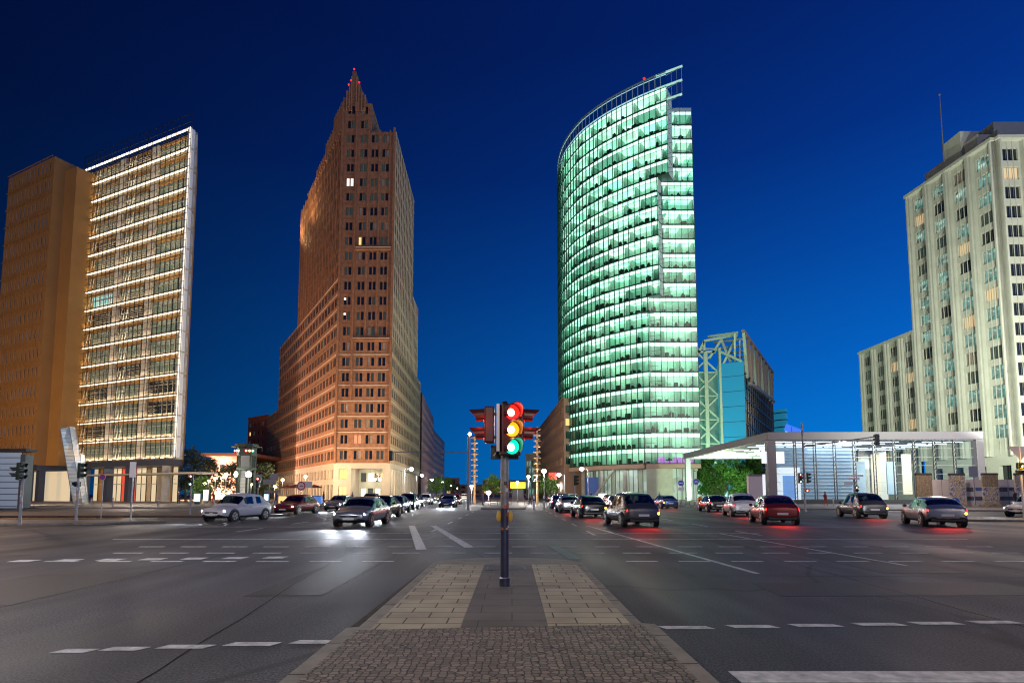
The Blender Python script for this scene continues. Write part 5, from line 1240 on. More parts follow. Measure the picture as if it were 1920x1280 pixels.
t = signal('tall traffic signal mast with overhead arm, before the station hall', 23.9, 46.3, 7.3, [(-.3, 0, 2.75, 5, ['red', None, 'green']), (.35, 0, 2.75, 70, ['red', None, None]), (.2, -.05, 1.75, -5, ['red'])], r=.085)
b = MB(); b.tube((0, 0, 5.35), (5.1, -1.5, 6.0), .06, .04, 'grey_paint', 8); b.build('arm', t, local=True); head_local(t, (5.1, -1.5, 5.75), R(190), [None, None, None], .11, .3)
signal('traffic signal with small yellow lamp and finger signs at the station hall', 31.4, 51.9, 2.8, [(.12, -.05, 1.9, 0, ['yellow', None]), (.12, -.05, 1.0, 0, [None, None])])
t = bpy.data.objects['traffic_signal.007'] if 'traffic_signal.007' in bpy.data.objects else None
tt = thing('signal_mast', 'grey signal mast with long overhead arm left of the central signal', 'signal mast', (XY(878.5, 56)[0], 56, .0))
b = MB(); b.tube((0, 0, 0), (0, 0, 7.3), .17, .14, 'grey_paint', 12); b.build('pole', tt, local=True)
b = MB(); b.tube((0, 0, 5.7), (-7.7, 0, 5.7), .05, .04, 'grey_paint', 8); b.build('arm', tt, local=True); head_local(tt, (-7.7, 0, 5.35), R(180), [None, None, None], .13, .33)
b = MB(); b.sphere((.1, -.1, 7.5), .16, 'lamp_warm', 10); b.build('lamp', tt, local=True)
# amber flashing signal at the right edge
ta = thing('traffic_signal', 'signal with glowing amber lamp at the right edge of the picture', 'traffic light', (XY(1914, 36)[0], 36, .0))
pole_mesh(ta, 4.6, .06, 'white_paint'); head_local(ta, (-.05, -.12, 3.35), R(8), ['yellow'], .17, .42, vis=.3); head_local(ta, (-.15, -.1, 2.95), R(8), [None], .12, .3, vis=.25)
b = MB(); b.prism([(-.75, -.04), (.75, -.04), (.75, 0), (-.75, 0)], 4.45, 4.6, 'grey_paint'); b.hexa([(-.72, -.04, 4.449), (.72, -.04, 4.449), (.72, 0, 4.449), (-.72, 0, 4.449), (-.72, -.04, 4.45), (.72, -.04, 4.45), (.72, 0, 4.45), (-.72, 0, 4.45)], 'grey_paint')
b.face([(-.7, -.045, 4.5), (0, -.045, 3.7), (.7, -.045, 4.5)], 'grey_paint'); b.build('yield_sign', ta, local=True)
light('light_amber', 'POINT', (XY(1914, 36)[0]-.3, 35.3, 3.3), 60, (1, .5, .08), shadow_soft_size=.2)

# =================================================================== SIGNS
mat('sign_blue', (.01, .06, .45), .4, emit=(.01, .08, .5), estr=.12); mat('sign_white', (.7, .7, .7), .4); mat('sign_red', (.55, .02, .03), .4); mat('sign_back', (.30, .30, .32), .5, .3)
def disc(mb, cx, cz, r, y, m, n=24): mb.face([(cx+r*math.cos(2*math.pi*t/n), y, cz+r*math.sin(2*math.pi*t/n)) for t in range(n)], m)
def flatbar(mb, x0, z0, x1, z1, w_, y, m):
    d = Vector((x1-x0, z1-z0)).normalized(); n_ = Vector((-d.y, d.x))*w_/2
    mb.face([(x0-n_.x, y, z0-n_.y), (x1-n_.x, y, z1-n_.y), (x1+n_.x, y, z1+n_.y), (x0+n_.x, y, z0+n_.y)], m)
def sign_disc(label, x, y, zc, r, face, pole_h=None, m='sign_blue', pm='steel'):
    t = thing('road_sign', label, 'road sign', (x, y, 0))
    b = MB(); b.tube((0, 0, 0), (0, 0, pole_h or zc+r), .035, .035, pm, 10); b.build('pole', t, local=True)
    b = MB(); b.tube((0, -.06, zc), (0, -.04, zc), r, r, 'sign_white' if m != 'sign_white' else 'sign_red', 24)
    disc(b, 0, zc, r*.94, -.065, m)
    face(b, zc, r); b.build('sign_plate', t, local=True); return t
def f_keepright(b, zc, r):
    flatbar(b, -r*.6, zc+r*.4, r*.3, zc-r*.25, r*.2, -.07, 'sign_white'); b.face([(r*.6, -.07, zc-r*.5), (r*.42, -.07, zc+r*.05), (-.0*r, -.07, zc-r*.45)], 'sign_white')
    disc(b, 0.0, zc+r*.62, r*.18, -.072, 'sign_white', 12); flatbar(b, 0, zc+r*.5, r*.1, zc-r*.1, r*.2, -.071, 'sign_white')
def f_bar(b, zc, r): flatbar(b, -r*.7, zc, r*.7, zc, r*.3, -.07, 'sign_white')
def f_bike(b, zc, r):
    for s_ in (-1, 1):
        for k in range(10): a0, a1 = 2*math.pi*k/10, 2*math.pi*(k+1)/10; q = r*.24; flatbar(b, s_*r*.4+q*math.cos(a0), zc-r*.1+q*math.sin(a0), s_*r*.4+q*math.cos(a1), zc-r*.1+q*math.sin(a1), r*.08, -.07, 'sign_white')
    for p in ((-.4, -.1, -.1, .3), (-.1, .3, .3, .3), (.3, .3, .4, -.1), (-.4, -.1, 0, -.1), (0, -.1, .3, .3), (-.1, .3, 0, -.1)): flatbar(b, p[0]*r, zc+p[1]*r, p[2]*r, zc+p[3]*r, r*.09, -.071, 'sign_white')
def f_nostop(b, zc, r):
    for k in range(20): a0, a1 = 2*math.pi*k/20, 2*math.pi*(k+1)/20; q = r*.85; flatbar(b, q*math.cos(a0), zc+q*math.sin(a0), q*math.cos(a1), zc+q*math.sin(a1), r*.22, -.07, 'sign_red')
    flatbar(b, -r*.6, zc+r*.6, r*.6, zc-r*.6, r*.2, -.071, 'sign_red'); flatbar(b, -r*.6, zc-r*.6, r*.6, zc+r*.6, r*.2, -.0715, 'sign_red')
sign_disc('blue round sign with white slanting arrow, low on the right hand island', 26.6, 34.2, 1.03, .36, f_keepright, 1.1, pm='white_paint')
t = sign_disc('blue round sign with a white bar left of the station canopy column', XY(1276, 62)[0], 62, 2.75, .34, f_bar)
b = MB(); b.box(-.34, .34, -.06, -.045, 1.95, 2.3, 'sign_white'); b.build('sub_plate', t, local=True)
sign_disc('blue round bicycle sign right of the station canopy column', XY(1304, 62)[0], 62, 2.9, .34, f_bike)
sign_disc('blue no stopping sign with red ring and cross on the left median', -26.0, 36.0, 2.65, .19, f_nostop)
def f_none(b, zc, r): disc(b, 0, zc, r*.7, -.069, 'sign_white'); flatbar(b, -r*.3, zc, r*.4, zc, r*.2, -.072, 'sign_red')
sign_disc('round red sign beside the white rectangular sign before the brick tower', XY(566, 52)[0], 52, 2.3, .42, f_none, m='sign_red')
def rect_sign(label, u, v, Y, w_, h_, m='sign_back', diamond=False, pl=None):
    q = aty(u, v, Y); t = thing('road_sign', label, 'road sign', (q.x, Y, 0))
    b = MB(); b.tube((0, 0, 0), (0, 0, q.z+h_*.4), .04, .035, 'steel', 8); b.build('pole', t, local=True)
    b = MB()
    if diamond: b.hexa([(-w_/2, -.05, q.z), (0, -.05, q.z-h_/2), (0, -.035, q.z-h_/2), (-w_/2, -.035, q.z), (0, -.05, q.z+h_/2), (w_/2, -.05, q.z), (w_/2, -.035, q.z), (0, -.035, q.z+h_/2)], m)
    else: b.box(-w_/2, w_/2, -.05, -.03, q.z-h_/2, q.z+h_/2, m)
    for p in pl or (): b.box(p[0], p[1], -.062, -.052, q.z+p[2], q.z+p[3], m)
    b.build('sign_plate', t, local=True); return t
rect_sign('grey diamond sign seen from behind next to the clock tower', 485, 895, 46, .95*.55, .95*.55, diamond=False)
rect_sign('pale stacked direction boards between clock tower and brick tower', 505, 903, 50, 1.1, .45, pl=((.1, .8, .25, .75), (-.4, 1.0, -.95, -.75)))
rect_sign('pale rectangular sign in front of the brick tower base', 577, 908, 52, .85, .55, 'sign_white')
rect_sign('brown grey board sign standing before the graffiti wall slabs', 1824, 884, 58, .9, 1.1)
rect_sign('tall narrow pale post leaning at the tip of the left island', 250, 880, 31.2, .34, .85, 'white_paint')
rect_sign('white street name boards on the mast near the station hall', 1600, 897, 52, 1.1, .18, 'sign_white', pl=((-.9, .3, -.55, -.3), (-.3, .9, .2, .35)))

# =================================================================== STREET LAMPS
def street_lamp(label, u, v, Y, kind='warm', arm=0, energy=120, size=.2, group=None):
    q = aty(u, v, Y); t = thing('street_lamp', label, 'street lamp', (q.x-arm, Y, 0), group=group)
    b = MB(); b.tube((0, 0, 0), (0, 0, q.z-.05), .07, .045, 'grey_paint', 8)
    if arm: b.tube((0, 0, q.z-.05), (arm*.6, 0, q.z+.15), .035, .03, 'grey_paint', 6); b.tube((arm*.6, 0, q.z+.15), (arm, 0, q.z+.12), .03, .03, 'grey_paint', 6)
    b.build('pole', t, local=True)
    b = MB(); b.sphere((arm, 0, q.z), size, 'lamp_'+kind, 10, (1, 1, .8)); b.build('lamp', t, local=True)
    b = MB(); b.tube((arm, 0, q.z+size*.7), (arm, 0, q.z+size*1.1), size*.9, size*.3, 'steel_dark', 10); b.build('cap', t, local=True)
    light('light_lamp', 'POINT', (q.x, Y-.05, q.z-size-.1), energy, (1, .72, .38) if kind == 'warm' else (1, .94, .85), shadow_soft_size=.25)
LL3 = [(383, 906, 115, 'warm', 0, 200, 'warm globe lamp farthest left, low over the lit tree'), (391, 901, 96, 'warm', 0, 250, 'warm globe lamp second from the left glass tower'),
       (404, 896, 84, 'warm', 0, 250, 'warm globe lamp on a tall post, third from the left tower'), (424, 889, 72, 'warm', 0, 300, 'brightest warm lamp just left of the clock tower'),
       (471, 908, 95, 'warm', 0, 150, 'small warm lamp seen through the clock tower legs'), (530, 899, 88, 'warm', 0, 260, 'warm lamp right of the direction boards'),
       (515, 912, 120, 'warm', 0, 120, 'faint warm lamp low behind the direction boards'), (573, 893, 84, 'warm', 0, 300, 'warm lamp above the white sign by the brick tower'),
       (771, 879, 112, 'white', 1.3, 500, 'white arm lamp beside the right flank of the brick tower'), (791, 891, 150, 'white', 1.5, 300, 'white arm lamp second along the pink block'), (810, 899, 190, 'white', 1.5, 300, 'white arm lamp third along the boulevard'),
       (830, 904, 230, 'white', 1.5, 200, 'white arm lamp fourth along the boulevard'), (845, 910, 280, 'white', 1.5, 150, 'white arm lamp fifth along the boulevard'), (857, 915, 330, 'white', 1.5, 150, 'white arm lamp farthest along the boulevard'),
       (884, 911, 80, 'white', 0, 300, 'bright white lamp at the foot of the left hoop mast'), (916, 923, 100, 'white', 0, 200, 'low white lamp left of the signal pole'),
       (991, 893, 84, 'white', 0, 500, 'very bright white lamp just right of the signal heads'), (1020, 883, 100, 'white', 0, 400, 'white lamp on tall post before the brown office block'), (970, 904, 95, 'white', 0, 150, 'lamp glowing in front of the yellow kiosk'),
       (1048, 890, 118, 'white', -1.2, 350, 'white arm lamp left of the glass tower soffit'), (1091, 879, 112, 'white', -1.2, 350, 'white arm lamp at the glass tower soffit band'), (1047, 909, 160, 'white', 0, 150, 'small white lamp behind the red hanging sign')]
for u, v, Y, kd, arm, en, lb in LL3: street_lamp(lb, u, v, Y, kd, arm, en*(5 if kd == 'white' else .8), .24 if Y < 100 else .42)

# hoop masts: a pole with many short cross arms, warm lit
def hoop_mast(label, u, vt, Y):
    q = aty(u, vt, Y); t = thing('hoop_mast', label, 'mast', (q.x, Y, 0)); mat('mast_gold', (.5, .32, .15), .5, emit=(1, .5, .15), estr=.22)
    b = MB(); b.tube((0, 0, 0), (0, 0, q.z), .17, .12, 'mast_gold', 10); b.build('pole', t, local=True)
    z = 3.4; i = 0
    while z < q.z-.2:
        b = MB(); b.tube((0, 0, z), (0, 0, z+.12), .5, .58, 'mast_gold', 14); b.tube((0, 0, z+.3), (0, 0, z+.4), .4, .4, 'steel_dark', 12); b.build('ring', t, local=True); z += .85
hoop_mast('tall golden mast with stacked rings left of the traffic signal', 890, 818, 88)
hoop_mast('golden ringed mast mostly hidden behind the right signal head', 1007, 800, 84)

# =================================================================== OLD TRAFFIC TOWER WITH CLOCKS
def clock_tower():
    x, y = XY(461, 68); t = thing('clock_tower', 'historic green traffic light tower with glowing round clocks at left', 'clock tower', (x, y, .13))
    mat('tower_green', (.05, .07, .05), .5, .2); mat('clock_face', (.8, .8, .75), .4, emit=(1, 1, .85), estr=5)
    for k in range(5):
        a = R(90+72*k+18); b = MB(); b.bar((1.0*math.cos(a), 1.0*math.sin(a), 0), (1.0*math.cos(a), 1.0*math.sin(a), 6.3), .2, .2, 'tower_green'); b.build('post', t, local=True)
    def ngon(r, n=5, off=18): return [(r*math.cos(R(off+90+360/n*k)), r*math.sin(R(off+90+360/n*k))) for k in range(n)]
    b = MB(); b.prism(ngon(1.15), 6.0, 7.0, 'tower_green'); b.prism(ngon(1.05), 4.55, 6.0, 'glass_dim'); b.prism(ngon(1.2), 4.3, 4.55, 'tower_green'); b.build('cabin', t, local=True)
    b = MB(); b.prism(ngon(1.75, 10), 7.0, 7.12, 'tower_green'); b.prism(ngon(1.3, 10), 7.121, 7.4, 'tower_green'); b.tube((0, 0, 7.4), (0, 0, 8.4), .05, .04, 'tower_green', 6); b.build('roof', t, local=True)
    for k, (cx, cy, rz) in enumerate(((-.55, -1.05, -28), (.75, -.95, 35))):
        b = MB(); b.tube((0, 0, 3.75), (0, -.12, 3.75), .42, .42, 'tower_green', 20); disc(b, 0, 3.75, .36, -.13, 'clock_face', 20); flatbar(b, 0, 3.75, .03, 4.02, .04, -.14, 'black_plastic'); flatbar(b, 0, 3.75, .18, 3.68, .05, -.14, 'black_plastic')
        o = b.build('clock', t, local=True); o.location = (cx, cy, 0); o.rotation_euler = (0, 0, R(rz))
    for (cx, cy, rz) in ((-.62, -.95, -28), (.72, -.85, 35)):
        for i, c in enumerate(('red', 'yellow', 'green')):
            b = MB(); disc(b, (i-1)*.36, 6.55, .16, -.12, 'lens_'+c, 14); disc(b, (i-1)*.36, 6.55, .09, -.13, 'lens_core_'+c, 10); o = b.build('lens', t, local=True); o.location = (cx, cy, 0); o.rotation_euler = (0, 0, R(rz))
    light('light_clock', 'POINT', (x, y-2, 4), 150, (.95, 1, .8), shadow_soft_size=.4)
clock_tower()

# =================================================================== KIOSKS, PILLARS, WALL SLABS
def adbox(label, u, v0, v1, w_, Y, m, base=.3, name='advert_column', cat='advert column'):
    lo = aty(u, v1, Y); hi = aty(u, v0, Y); z0 = .13; t = thing(name, label, cat, (lo.x, Y, z0)); h = hi.z-z0
    b = MB(); b.box(-w_/2, w_/2, -.15, .15, base, h, 'steel_dark'); b.box(-w_/2+.1, w_/2-.1, -.1, .1, 0, base, 'steel_dark'); b.build('housing', t, local=True, bevel=.02)
    b = MB(); b.box(-w_/2+.06, w_/2-.06, -.17, -.155, base+.06, h-.08, m); b.build('poster_screen', t, local=True)
mat('lit_poster', (.7, .7, .7), .5, emit=(.85, .95, 1), estr=1.6); mat('lit_poster_cool', (.5, .7, .8), .5, emit=(.55, .85, 1), estr=1.4)
adbox('bright white poster case left of the clock tower', 370, 924, 945, 1.0, 80, 'lit_poster_cool')
adbox('glowing square lit box on a post left of the clock tower', 428, 926, 944, 1.4, 72, 'lit_poster')
adbox('small lit sign box above the poster case', 387, 917, 925, .9, 90, 'lit_poster')
adbox('lit white poster case right of the clock tower', 500, 925, 942, .9, 90, 'lit_poster_cool')
adbox('lit poster case in front of the glass tower lobby', 1130, 924, 944, 1.7, 112, 'lit_poster')
adbox('white stele in front of the station canopy', 1401+12, 893, 953, 1.35, 60, 'stele') if False else None
mat('stele', (.62, .55, .56), .6, noise=(.8, .06))
t = thing('info_stele', 'plain pinkish white upright stele in front of the station canopy', 'stele', (XY(1414, 60)[0], 60, .13))
b = MB(); b.box(-.72, .72, -.3, .3, .18, 3.3, 'stele'); b.build('body', t, local=True, bevel=.02)
b = MB(); b.box(-.72, .72, -.31, .31, 3.301, 3.5, 'roof_grey'); b.build('cap', t, local=True); b = MB(); b.box(-.85, .8, -.35, .35, 0, .179, 'roof_dark'); b.build('foot', t, local=True)
b = MB(); b.box(.73, 1.05, -.25, .25, 0, 3.5, 'lit_panelwhite'); b.build('light_panel', t, local=True)
t = thing('newspaper_kiosk', 'yellow lit kiosk sign far behind the traffic signal pole', 'kiosk', (XY(971, 120)[0], 120, .13))
b = MB(); b.box(-1.6, 1.6, 0, .5, 2.6, 3.9, 'sign_yellow'); b.build('sign_board', t, local=True); b = MB(); b.box(-1.2, 1.2, .1, 1.5, 0, 2.59, 'steel_dark'); b.build('body', t, local=True)
t = thing('hanging_sign', 'small red illuminated sign over the trees left of the glass tower', 'sign', (XY(1036, 118)[0], 118, 0))
b = MB(); b.box(-.8, .8, 0, .3, 4.5, 6.0, 'lit_red'); b.build('sign_board', t, local=True); b = MB(); b.tube((0, .15, 0), (0, .15, 4.49), .08, .08, 'steel_dark', 8); b.build('pole', t, local=True)
t = thing('blue_sign_roof', 'blue lit roof sign edge above the left end of the station roof', 'sign', (84, 190, 0))
b = MB(); p = aty(1472, 800, 185); q = aty(1503, 812, 185); b.bar(p, q, .3, 2.2, 'lit_blue'); b.bar(p+Vector((0, 0, -1.5)), q+Vector((0, 0, -1.5)), .4, .3, 'lit_cyan'); b.tube((p.x+2, p.y, 0), (p.x+2, p.y, p.z), .2, .2, 'steel_dark', 8); b.build('sign_board', t)
# graffiti slabs
gm = bpy.data.materials.new('graffiti'); gm.use_nodes = True; nt = gm.node_tree; NN = nt.nodes; LL = nt.links; bs = NN['Principled BSDF']; bs.inputs['Roughness'].default_value = .8
t_ = NN.new('ShaderNodeTexCoord'); nz = NN.new('ShaderNodeTexNoise'); nz.inputs['Scale'].default_value = 1.1; nz.inputs['Detail'].default_value = 2; nz.inputs['Distortion'].default_value = 2.5
LL.new(t_.outputs['Object'], nz.inputs['Vector'])
rp2 = NN.new('ShaderNodeValToRGB'); rp2.color_ramp.interpolation = 'CONSTANT'; els = rp2.color_ramp.elements
cs = [(.0, (.05, .05, .2)), (.36, (.25, .2, .14)), (.42, (.5, .45, .4)), (.47, (.06, .12, .40)), (.5, (.05, .05, .05)), (.52, (.55, .40, .08)), (.56, (.35, .30, .25)), (.6, (.08, .25, .1)), (.64, (.45, .1, .2))]
els[0].position = 0; els[0].color = (*cs[0][1], 1); els[1].position = .36; els[1].color = (*cs[1][1], 1)
for p_, c_ in cs[2:]:
    e = els.new(p_); e.color = (*c_, 1)
LL.new(nz.outputs['Fac'], rp2.inputs[0]); LL.new(rp2.outputs[0], bs.inputs['Base Color']); MATS['graffiti'] = gm
mat('slab_rough', (.22, .17, .11), .95, noise=(5, .6), bump=(8, .8))
def wall_slab(label, u, Y, m, split=1.0):
    x = XY(u, Y)[0]; t = thing('wall_slab', label, 'concrete slab', (x, Y, .13), group='old concrete wall slabs before the station')
    b = MB(); b.box(-.88, .88, 0, .22, .25, .25+3.3*split, m); 
    if split < 1: b.box(-.88, .88, 0, .22, .25+3.3*split+.001, 3.6, 'slab_rough')
    b.build('slab', t, local=True, bevel=.03); b = MB(); b.box(-.92, .92, -.75, .75, 0, .249, 'slab_rough'); b.build('foot', t, local=True)
    b = MB(); b.tube((-.9, .11, 3.66), (.9, .11, 3.66), .14, .14, 'roof_dark', 10); b.build('top_pipe', t, local=True)
wall_slab('bare rough brown concrete slab, leftmost of the wall slabs', 1732, 64, 'slab_rough')
wall_slab('fully painted graffiti slab behind the blue arrow sign', 1794, 64.5, 'graffiti')
wall_slab('slab with bare top half and graffiti below, right of the board sign', 1856, 64, 'graffiti', .6)
wall_slab('graffiti slab cut by the right edge of the picture', 1917, 64, 'graffiti')
mat('panel_info', (.62, .56, .54), .6, noise=(.6, .06)); mat('photo_grey', (.10, .10, .12), .6, noise=(2, .5)); mat('photo_blue', (.08, .13, .35), .6)
for i, (u, Y, wd, lb) in enumerate(((1764, 66, 2.15, 'blank pale info panel between the bare slab and the painted slab'), (1825, 66, 2.0, 'pale info panel with dark photographs behind the board sign'), (1888, 66, 2.2, 'pale info panel behind the standing dark figure'))):
    t = thing('info_board', lb, 'info board', (XY(u, Y)[0], Y, .13)); b = MB(); b.box(-wd/2, wd/2, 0, .08, .1, 3.1, 'panel_info'); b.box(-.02, .02, -.01, -.001, .1, 3.1, 'roof_grey'); b.box(-wd/2+.1, -wd/2+.2, .08, .2, 0, .1, 'steel_dark'); b.box(wd/2-.2, wd/2-.1, .08, .2, 0, .1, 'steel_dark'); b.build('board', t, local=True)
    if i:
        b = MB()
        b.box(-wd/2+.05, -.1, -.02, -.002, 1.7, 2.2, 'photo_grey'); b.box(.1, wd/2-.1, -.02, -.002, 1.8, 2.2, 'photo_blue' if i == 1 else 'photo_grey'); b.box(-wd/2+.05, wd/2-.05, -.03, -.021, .7, 1.15, 'photo_grey'); b.build('photographs', t, local=True)
# railing and bollards
t = thing('railing', 'steel railing under the station canopy beside the trees', 'railing', (XY(1370, 95)[0], 95, .13)); b = MB()
x0, x1 = XY(1312, 95)[0]-t.location.x, XY(1402, 95)[0]-t.location.x
for z in (.4, .75, 1.1): b.tube((x0, 0, z), (x1, 0, z), .03, .03, 'steel', 6)
for i in range(9): b.tube((x0+(x1-x0)*i/8, 0, 0), (x0+(x1-x0)*i/8, 0, 1.1), .03, .03, 'steel', 6)
b.build('rails', t, local=True)
t = thing('railing', 'long red railing along the middle of the boulevard right of the signal pole', 'railing', (XY(940, 75)[0], 75, .13)); b = MB(); mat('rail_red', (.35, .06, .05), .5)
for z in (.5, .95): b.tube((-3.2, 0, z), (4.0, 0, z), .035, .035, 'rail_red', 6)
for i in range(9): b.tube((-3.2+.9*i, 0, 0), (-3.2+.9*i, 0, .95), .035, .035, 'rail_red', 6)
b.build('rails', t, local=True)
# litter bin, cone
t = thing('litter_bin', 'orange litter bin beside the left canopy column', 'litter bin', (XY(1311, 70)[0], 70, .13)); b = MB(); mat('orange', (.7, .25, .02), .5); b.lathe((0, 0, 0), [(.02, .2), (.26, .22), (.28, .9), (.2, 1.05), (.05, 1.12)], 'orange', 14); b.build('bin_body', t, local=True); b = MB(); b.tube((0, 0, 0), (0, 0, .21), .06, .06, 'steel_dark', 8); b.build('foot', t, local=True)
t = thing('bicycle_stand_box', 'grey utility box at the kerb right of the signal pole', 'utility box', (XY(1063, 52)[0], 52, 0)); b = MB(); b.box(-.55, .55, -.2, .2, .05, 1.0, 'grey_paint'); b.box(-.6, .6, -.25, .25, 0, .05, 'concrete'); b.build('body', t, local=True, bevel=.02); b = MB(); b.box(-.5, -.02, -.215, -.202, .1, .95, 'sign_white'); b.box(.02, .5, -.215, -.202, .1, .95, 'sign_white'); b.build('door', t, local=True)
for i, (u, Y, lb) in enumerate(((1001, 56, 'white striped bollard post right of the signal pole, nearer one'), (1020, 60, 'white bollard post with beacon right of the signal pole, farther one'))):
    t = thing('bollard', lb, 'bollard', (XY(u, Y)[0], Y, .0)); b = MB(); b.tube((0, 0, 0), (0, 0, 1.3), .12, .1, 'white_paint', 10); b.sphere((0, 0, 1.32), .1, 'white_paint', 8); b.build('post', t, local=True); b = MB(); b.tube((0, 0, .9), (0, 0, 1.05), .125, .125, 'black_plastic', 10); b.build('band', t, local=True)

mat('lit_barrier', (.05, .1, .4), .5, emit=(.1, .35, 1), estr=.5)
for i, (u, Y, m_, lb) in enumerate(((556, 78, 'lit_barrier', 'blue lit box barrier left of the white sign by the brick tower'), (590, 80, 'lit_barrier', 'blue lit box barrier at the corner of the brick tower'), (540, 84, 'lit_warm', 'warm lit snack stand below the lamp by the direction boards'))):
    t = thing('street_stand', lb, 'stand', (XY(u, Y)[0], Y, .13)); b = MB(); b.box(-1.1, 1.1, -.4, .4, .1, 1.1, m_); b.box(-1.15, 1.15, -.45, .45, 1.101, 1.18, 'steel_dark'); b.build('counter', t, local=True)
    b = MB(); b.tube((0, 0, 1.2), (0, 0, 2.5), .03, .03, 'steel', 6); b.lathe((0, 0, 2.3), [(1.3, 0), (.7, .25), (.03, .45)], 'cloth_awning' if 'cloth_awning' in MATS else mat('cloth_awning', (.3, .05, .04), .8), 8); b.build('parasol', t, local=True)
for i, (u, Y, lb) in enumerate(((175, 62, 'low grey bollard left of the no stopping sign'), (215, 62, 'low grey bollard right of the no stopping sign'), (300, 62, 'low grey bollard left of the round column'), (640, 90, 'low grey bollard at the brick tower corner'), (1185, 108, 'low grey bollard before the glass tower lobby'), (1452, 66, 'low grey bollard at the station column'), (1560, 66, 'low grey bollard midway along the station windows'))):
    t = thing('bollard', lb, 'bollard', (XY(u, Y)[0], Y, .13)); b = MB(); b.tube((0, 0, 0), (0, 0, .95), .07, .07, 'grey_paint', 10); b.sphere((0, 0, .95), .08, 'grey_paint', 8); b.build('post', t, local=True); b = MB(); b.tube((0, 0, .72), (0, 0, .82), .074, .074, 'sign_white', 10); b.build('band', t, local=True)
# =================================================================== TREES
def leafmat(n, c):
    return mat(n, c, .6, noise=(1.2, .45))
leafmat('leaf_dark', (.035, .055, .018)); leafmat('leaf_green', (.035, .13, .012)); leafmat('leaf_bright', (.09, .20, .03))
def tree(label, x, y, h, rad, m, seed, th=.35, n=2600, cat='tree', squash=1.0, leaf=.32):
    rr = random.Random(seed); t = thing('tree', label, cat, (x, y, .0))
    b = MB(); k = th*h; b.tube((0, 0, 0), (rr.uniform(-.1, .1), 0, k), .18*h/8, .13*h/8, 'trunk', 8)
    for i in range(7):
        a = rr.uniform(0, 6.28); b.tube((0, 0, k*rr.uniform(.7, 1)), (rad*.6*math.cos(a), rad*.6*math.sin(a), k+(h-k)*rr.uniform(.3, .8)), .07*h/8, .02, 'trunk', 5)
    b.build('trunk', t, local=True)
    b = MB(); cl = []
    for i in range(34):
        a = rr.uniform(0, 6.28); r_ = rad*math.sqrt(rr.random())*.85; zz = rr.random()
        w_ = math.sin(math.pi*min(1, .25+.75*zz)) ** .6 if zz > .1 else .75
        cl.append(((r_*w_*math.cos(a), r_*w_*math.sin(a), k*.85+(h-k*.85)*(.08+.84*zz)), rad*rr.uniform(.22, .42)))
    for i in range(n):
        (cx, cy, cz), cr_ = cl[rr.randrange(len(cl))]
        d = Vector((rr.gauss(0, 1), rr.gauss(0, 1), rr.gauss(0, .8))).normalized()*cr_*rr.uniform(.55, 1.05)
        p = Vector((cx, cy, cz))+d; s_ = leaf*rr.uniform(.5, 1.1)
        u = Vector((rr.gauss(0, 1), rr.gauss(0, 1), rr.gauss(0, 1))).normalized(); v = u.cross(Vector((rr.gauss(0, 1), rr.gauss(0, 1), rr.gauss(0, 1)))).normalized()
        b.face([p-u*s_*.5, p+v*s_*.28, p+u*s_*.5, p-v*s_*.28], m)
    b.build('crown', t, local=True)
    return t
tree('big dark leafy tree beside the left glass tower', *XY(350, 112), 10.5, 5.2, 'leaf_dark', 1, .28, 5000, leaf=.45)
tree('dark tree behind the row of warm globe lamps', *XY(396, 118), 8.6, 4.6, 'leaf_dark', 2, .28, 4000, leaf=.45)
tree('dark tree directly behind the clock tower', *XY(440, 108), 7.4, 3.8, 'leaf_dark', 3, .25, 3500, leaf=.4)
tree('dark tree between clock tower and brick tower', *XY(492, 116), 7.8, 3.6, 'leaf_dark', 4, .25, 3000, leaf=.4)
tree('small lit green tree under the globe lamps at left', *XY(378, 92), 4.2, 2.0, 'leaf_bright', 5, .3, 1800, leaf=.3)
tree('full green tree under the left part of the station canopy', *XY(1330, 135), 11, 4.6, 'leaf_green', 6, .12, 12000, leaf=.5)
tree('full green tree in the middle under the station canopy', *XY(1372, 128), 10.5, 4.6, 'leaf_green', 7, .12, 12000, leaf=.5)
tree('full green tree next to the station hall column', *XY(1412, 132), 11, 4.6, 'leaf_green', 8, .12, 12000, leaf=.5)
tree('low bright bush under the station canopy', *XY(1348, 104), 3.4, 1.9, 'leaf_bright', 9, .15, 1600, leaf=.28)
tree('small light green tree before the brown office block', *XY(1030, 112), 5.2, 2.1, 'leaf_bright', 10, .35, 1800, leaf=.3)
for i, (u, Y, h) in enumerate(((818, 170, 7), (835, 210, 8), (852, 260, 8), (925, 160, 7), (942, 200, 8), (1016, 190, 8))):
    tree(('nearest', 'second', 'farthest')[i % 3]+(' green street tree along the left side of the boulevard' if i < 3 else (' round street tree down the boulevard right of the ringed mast')), *XY(u, Y), h, 3.2, 'leaf_bright' if i != 2 else 'leaf_dark', 20+i, .3, 1500, leaf=.5)

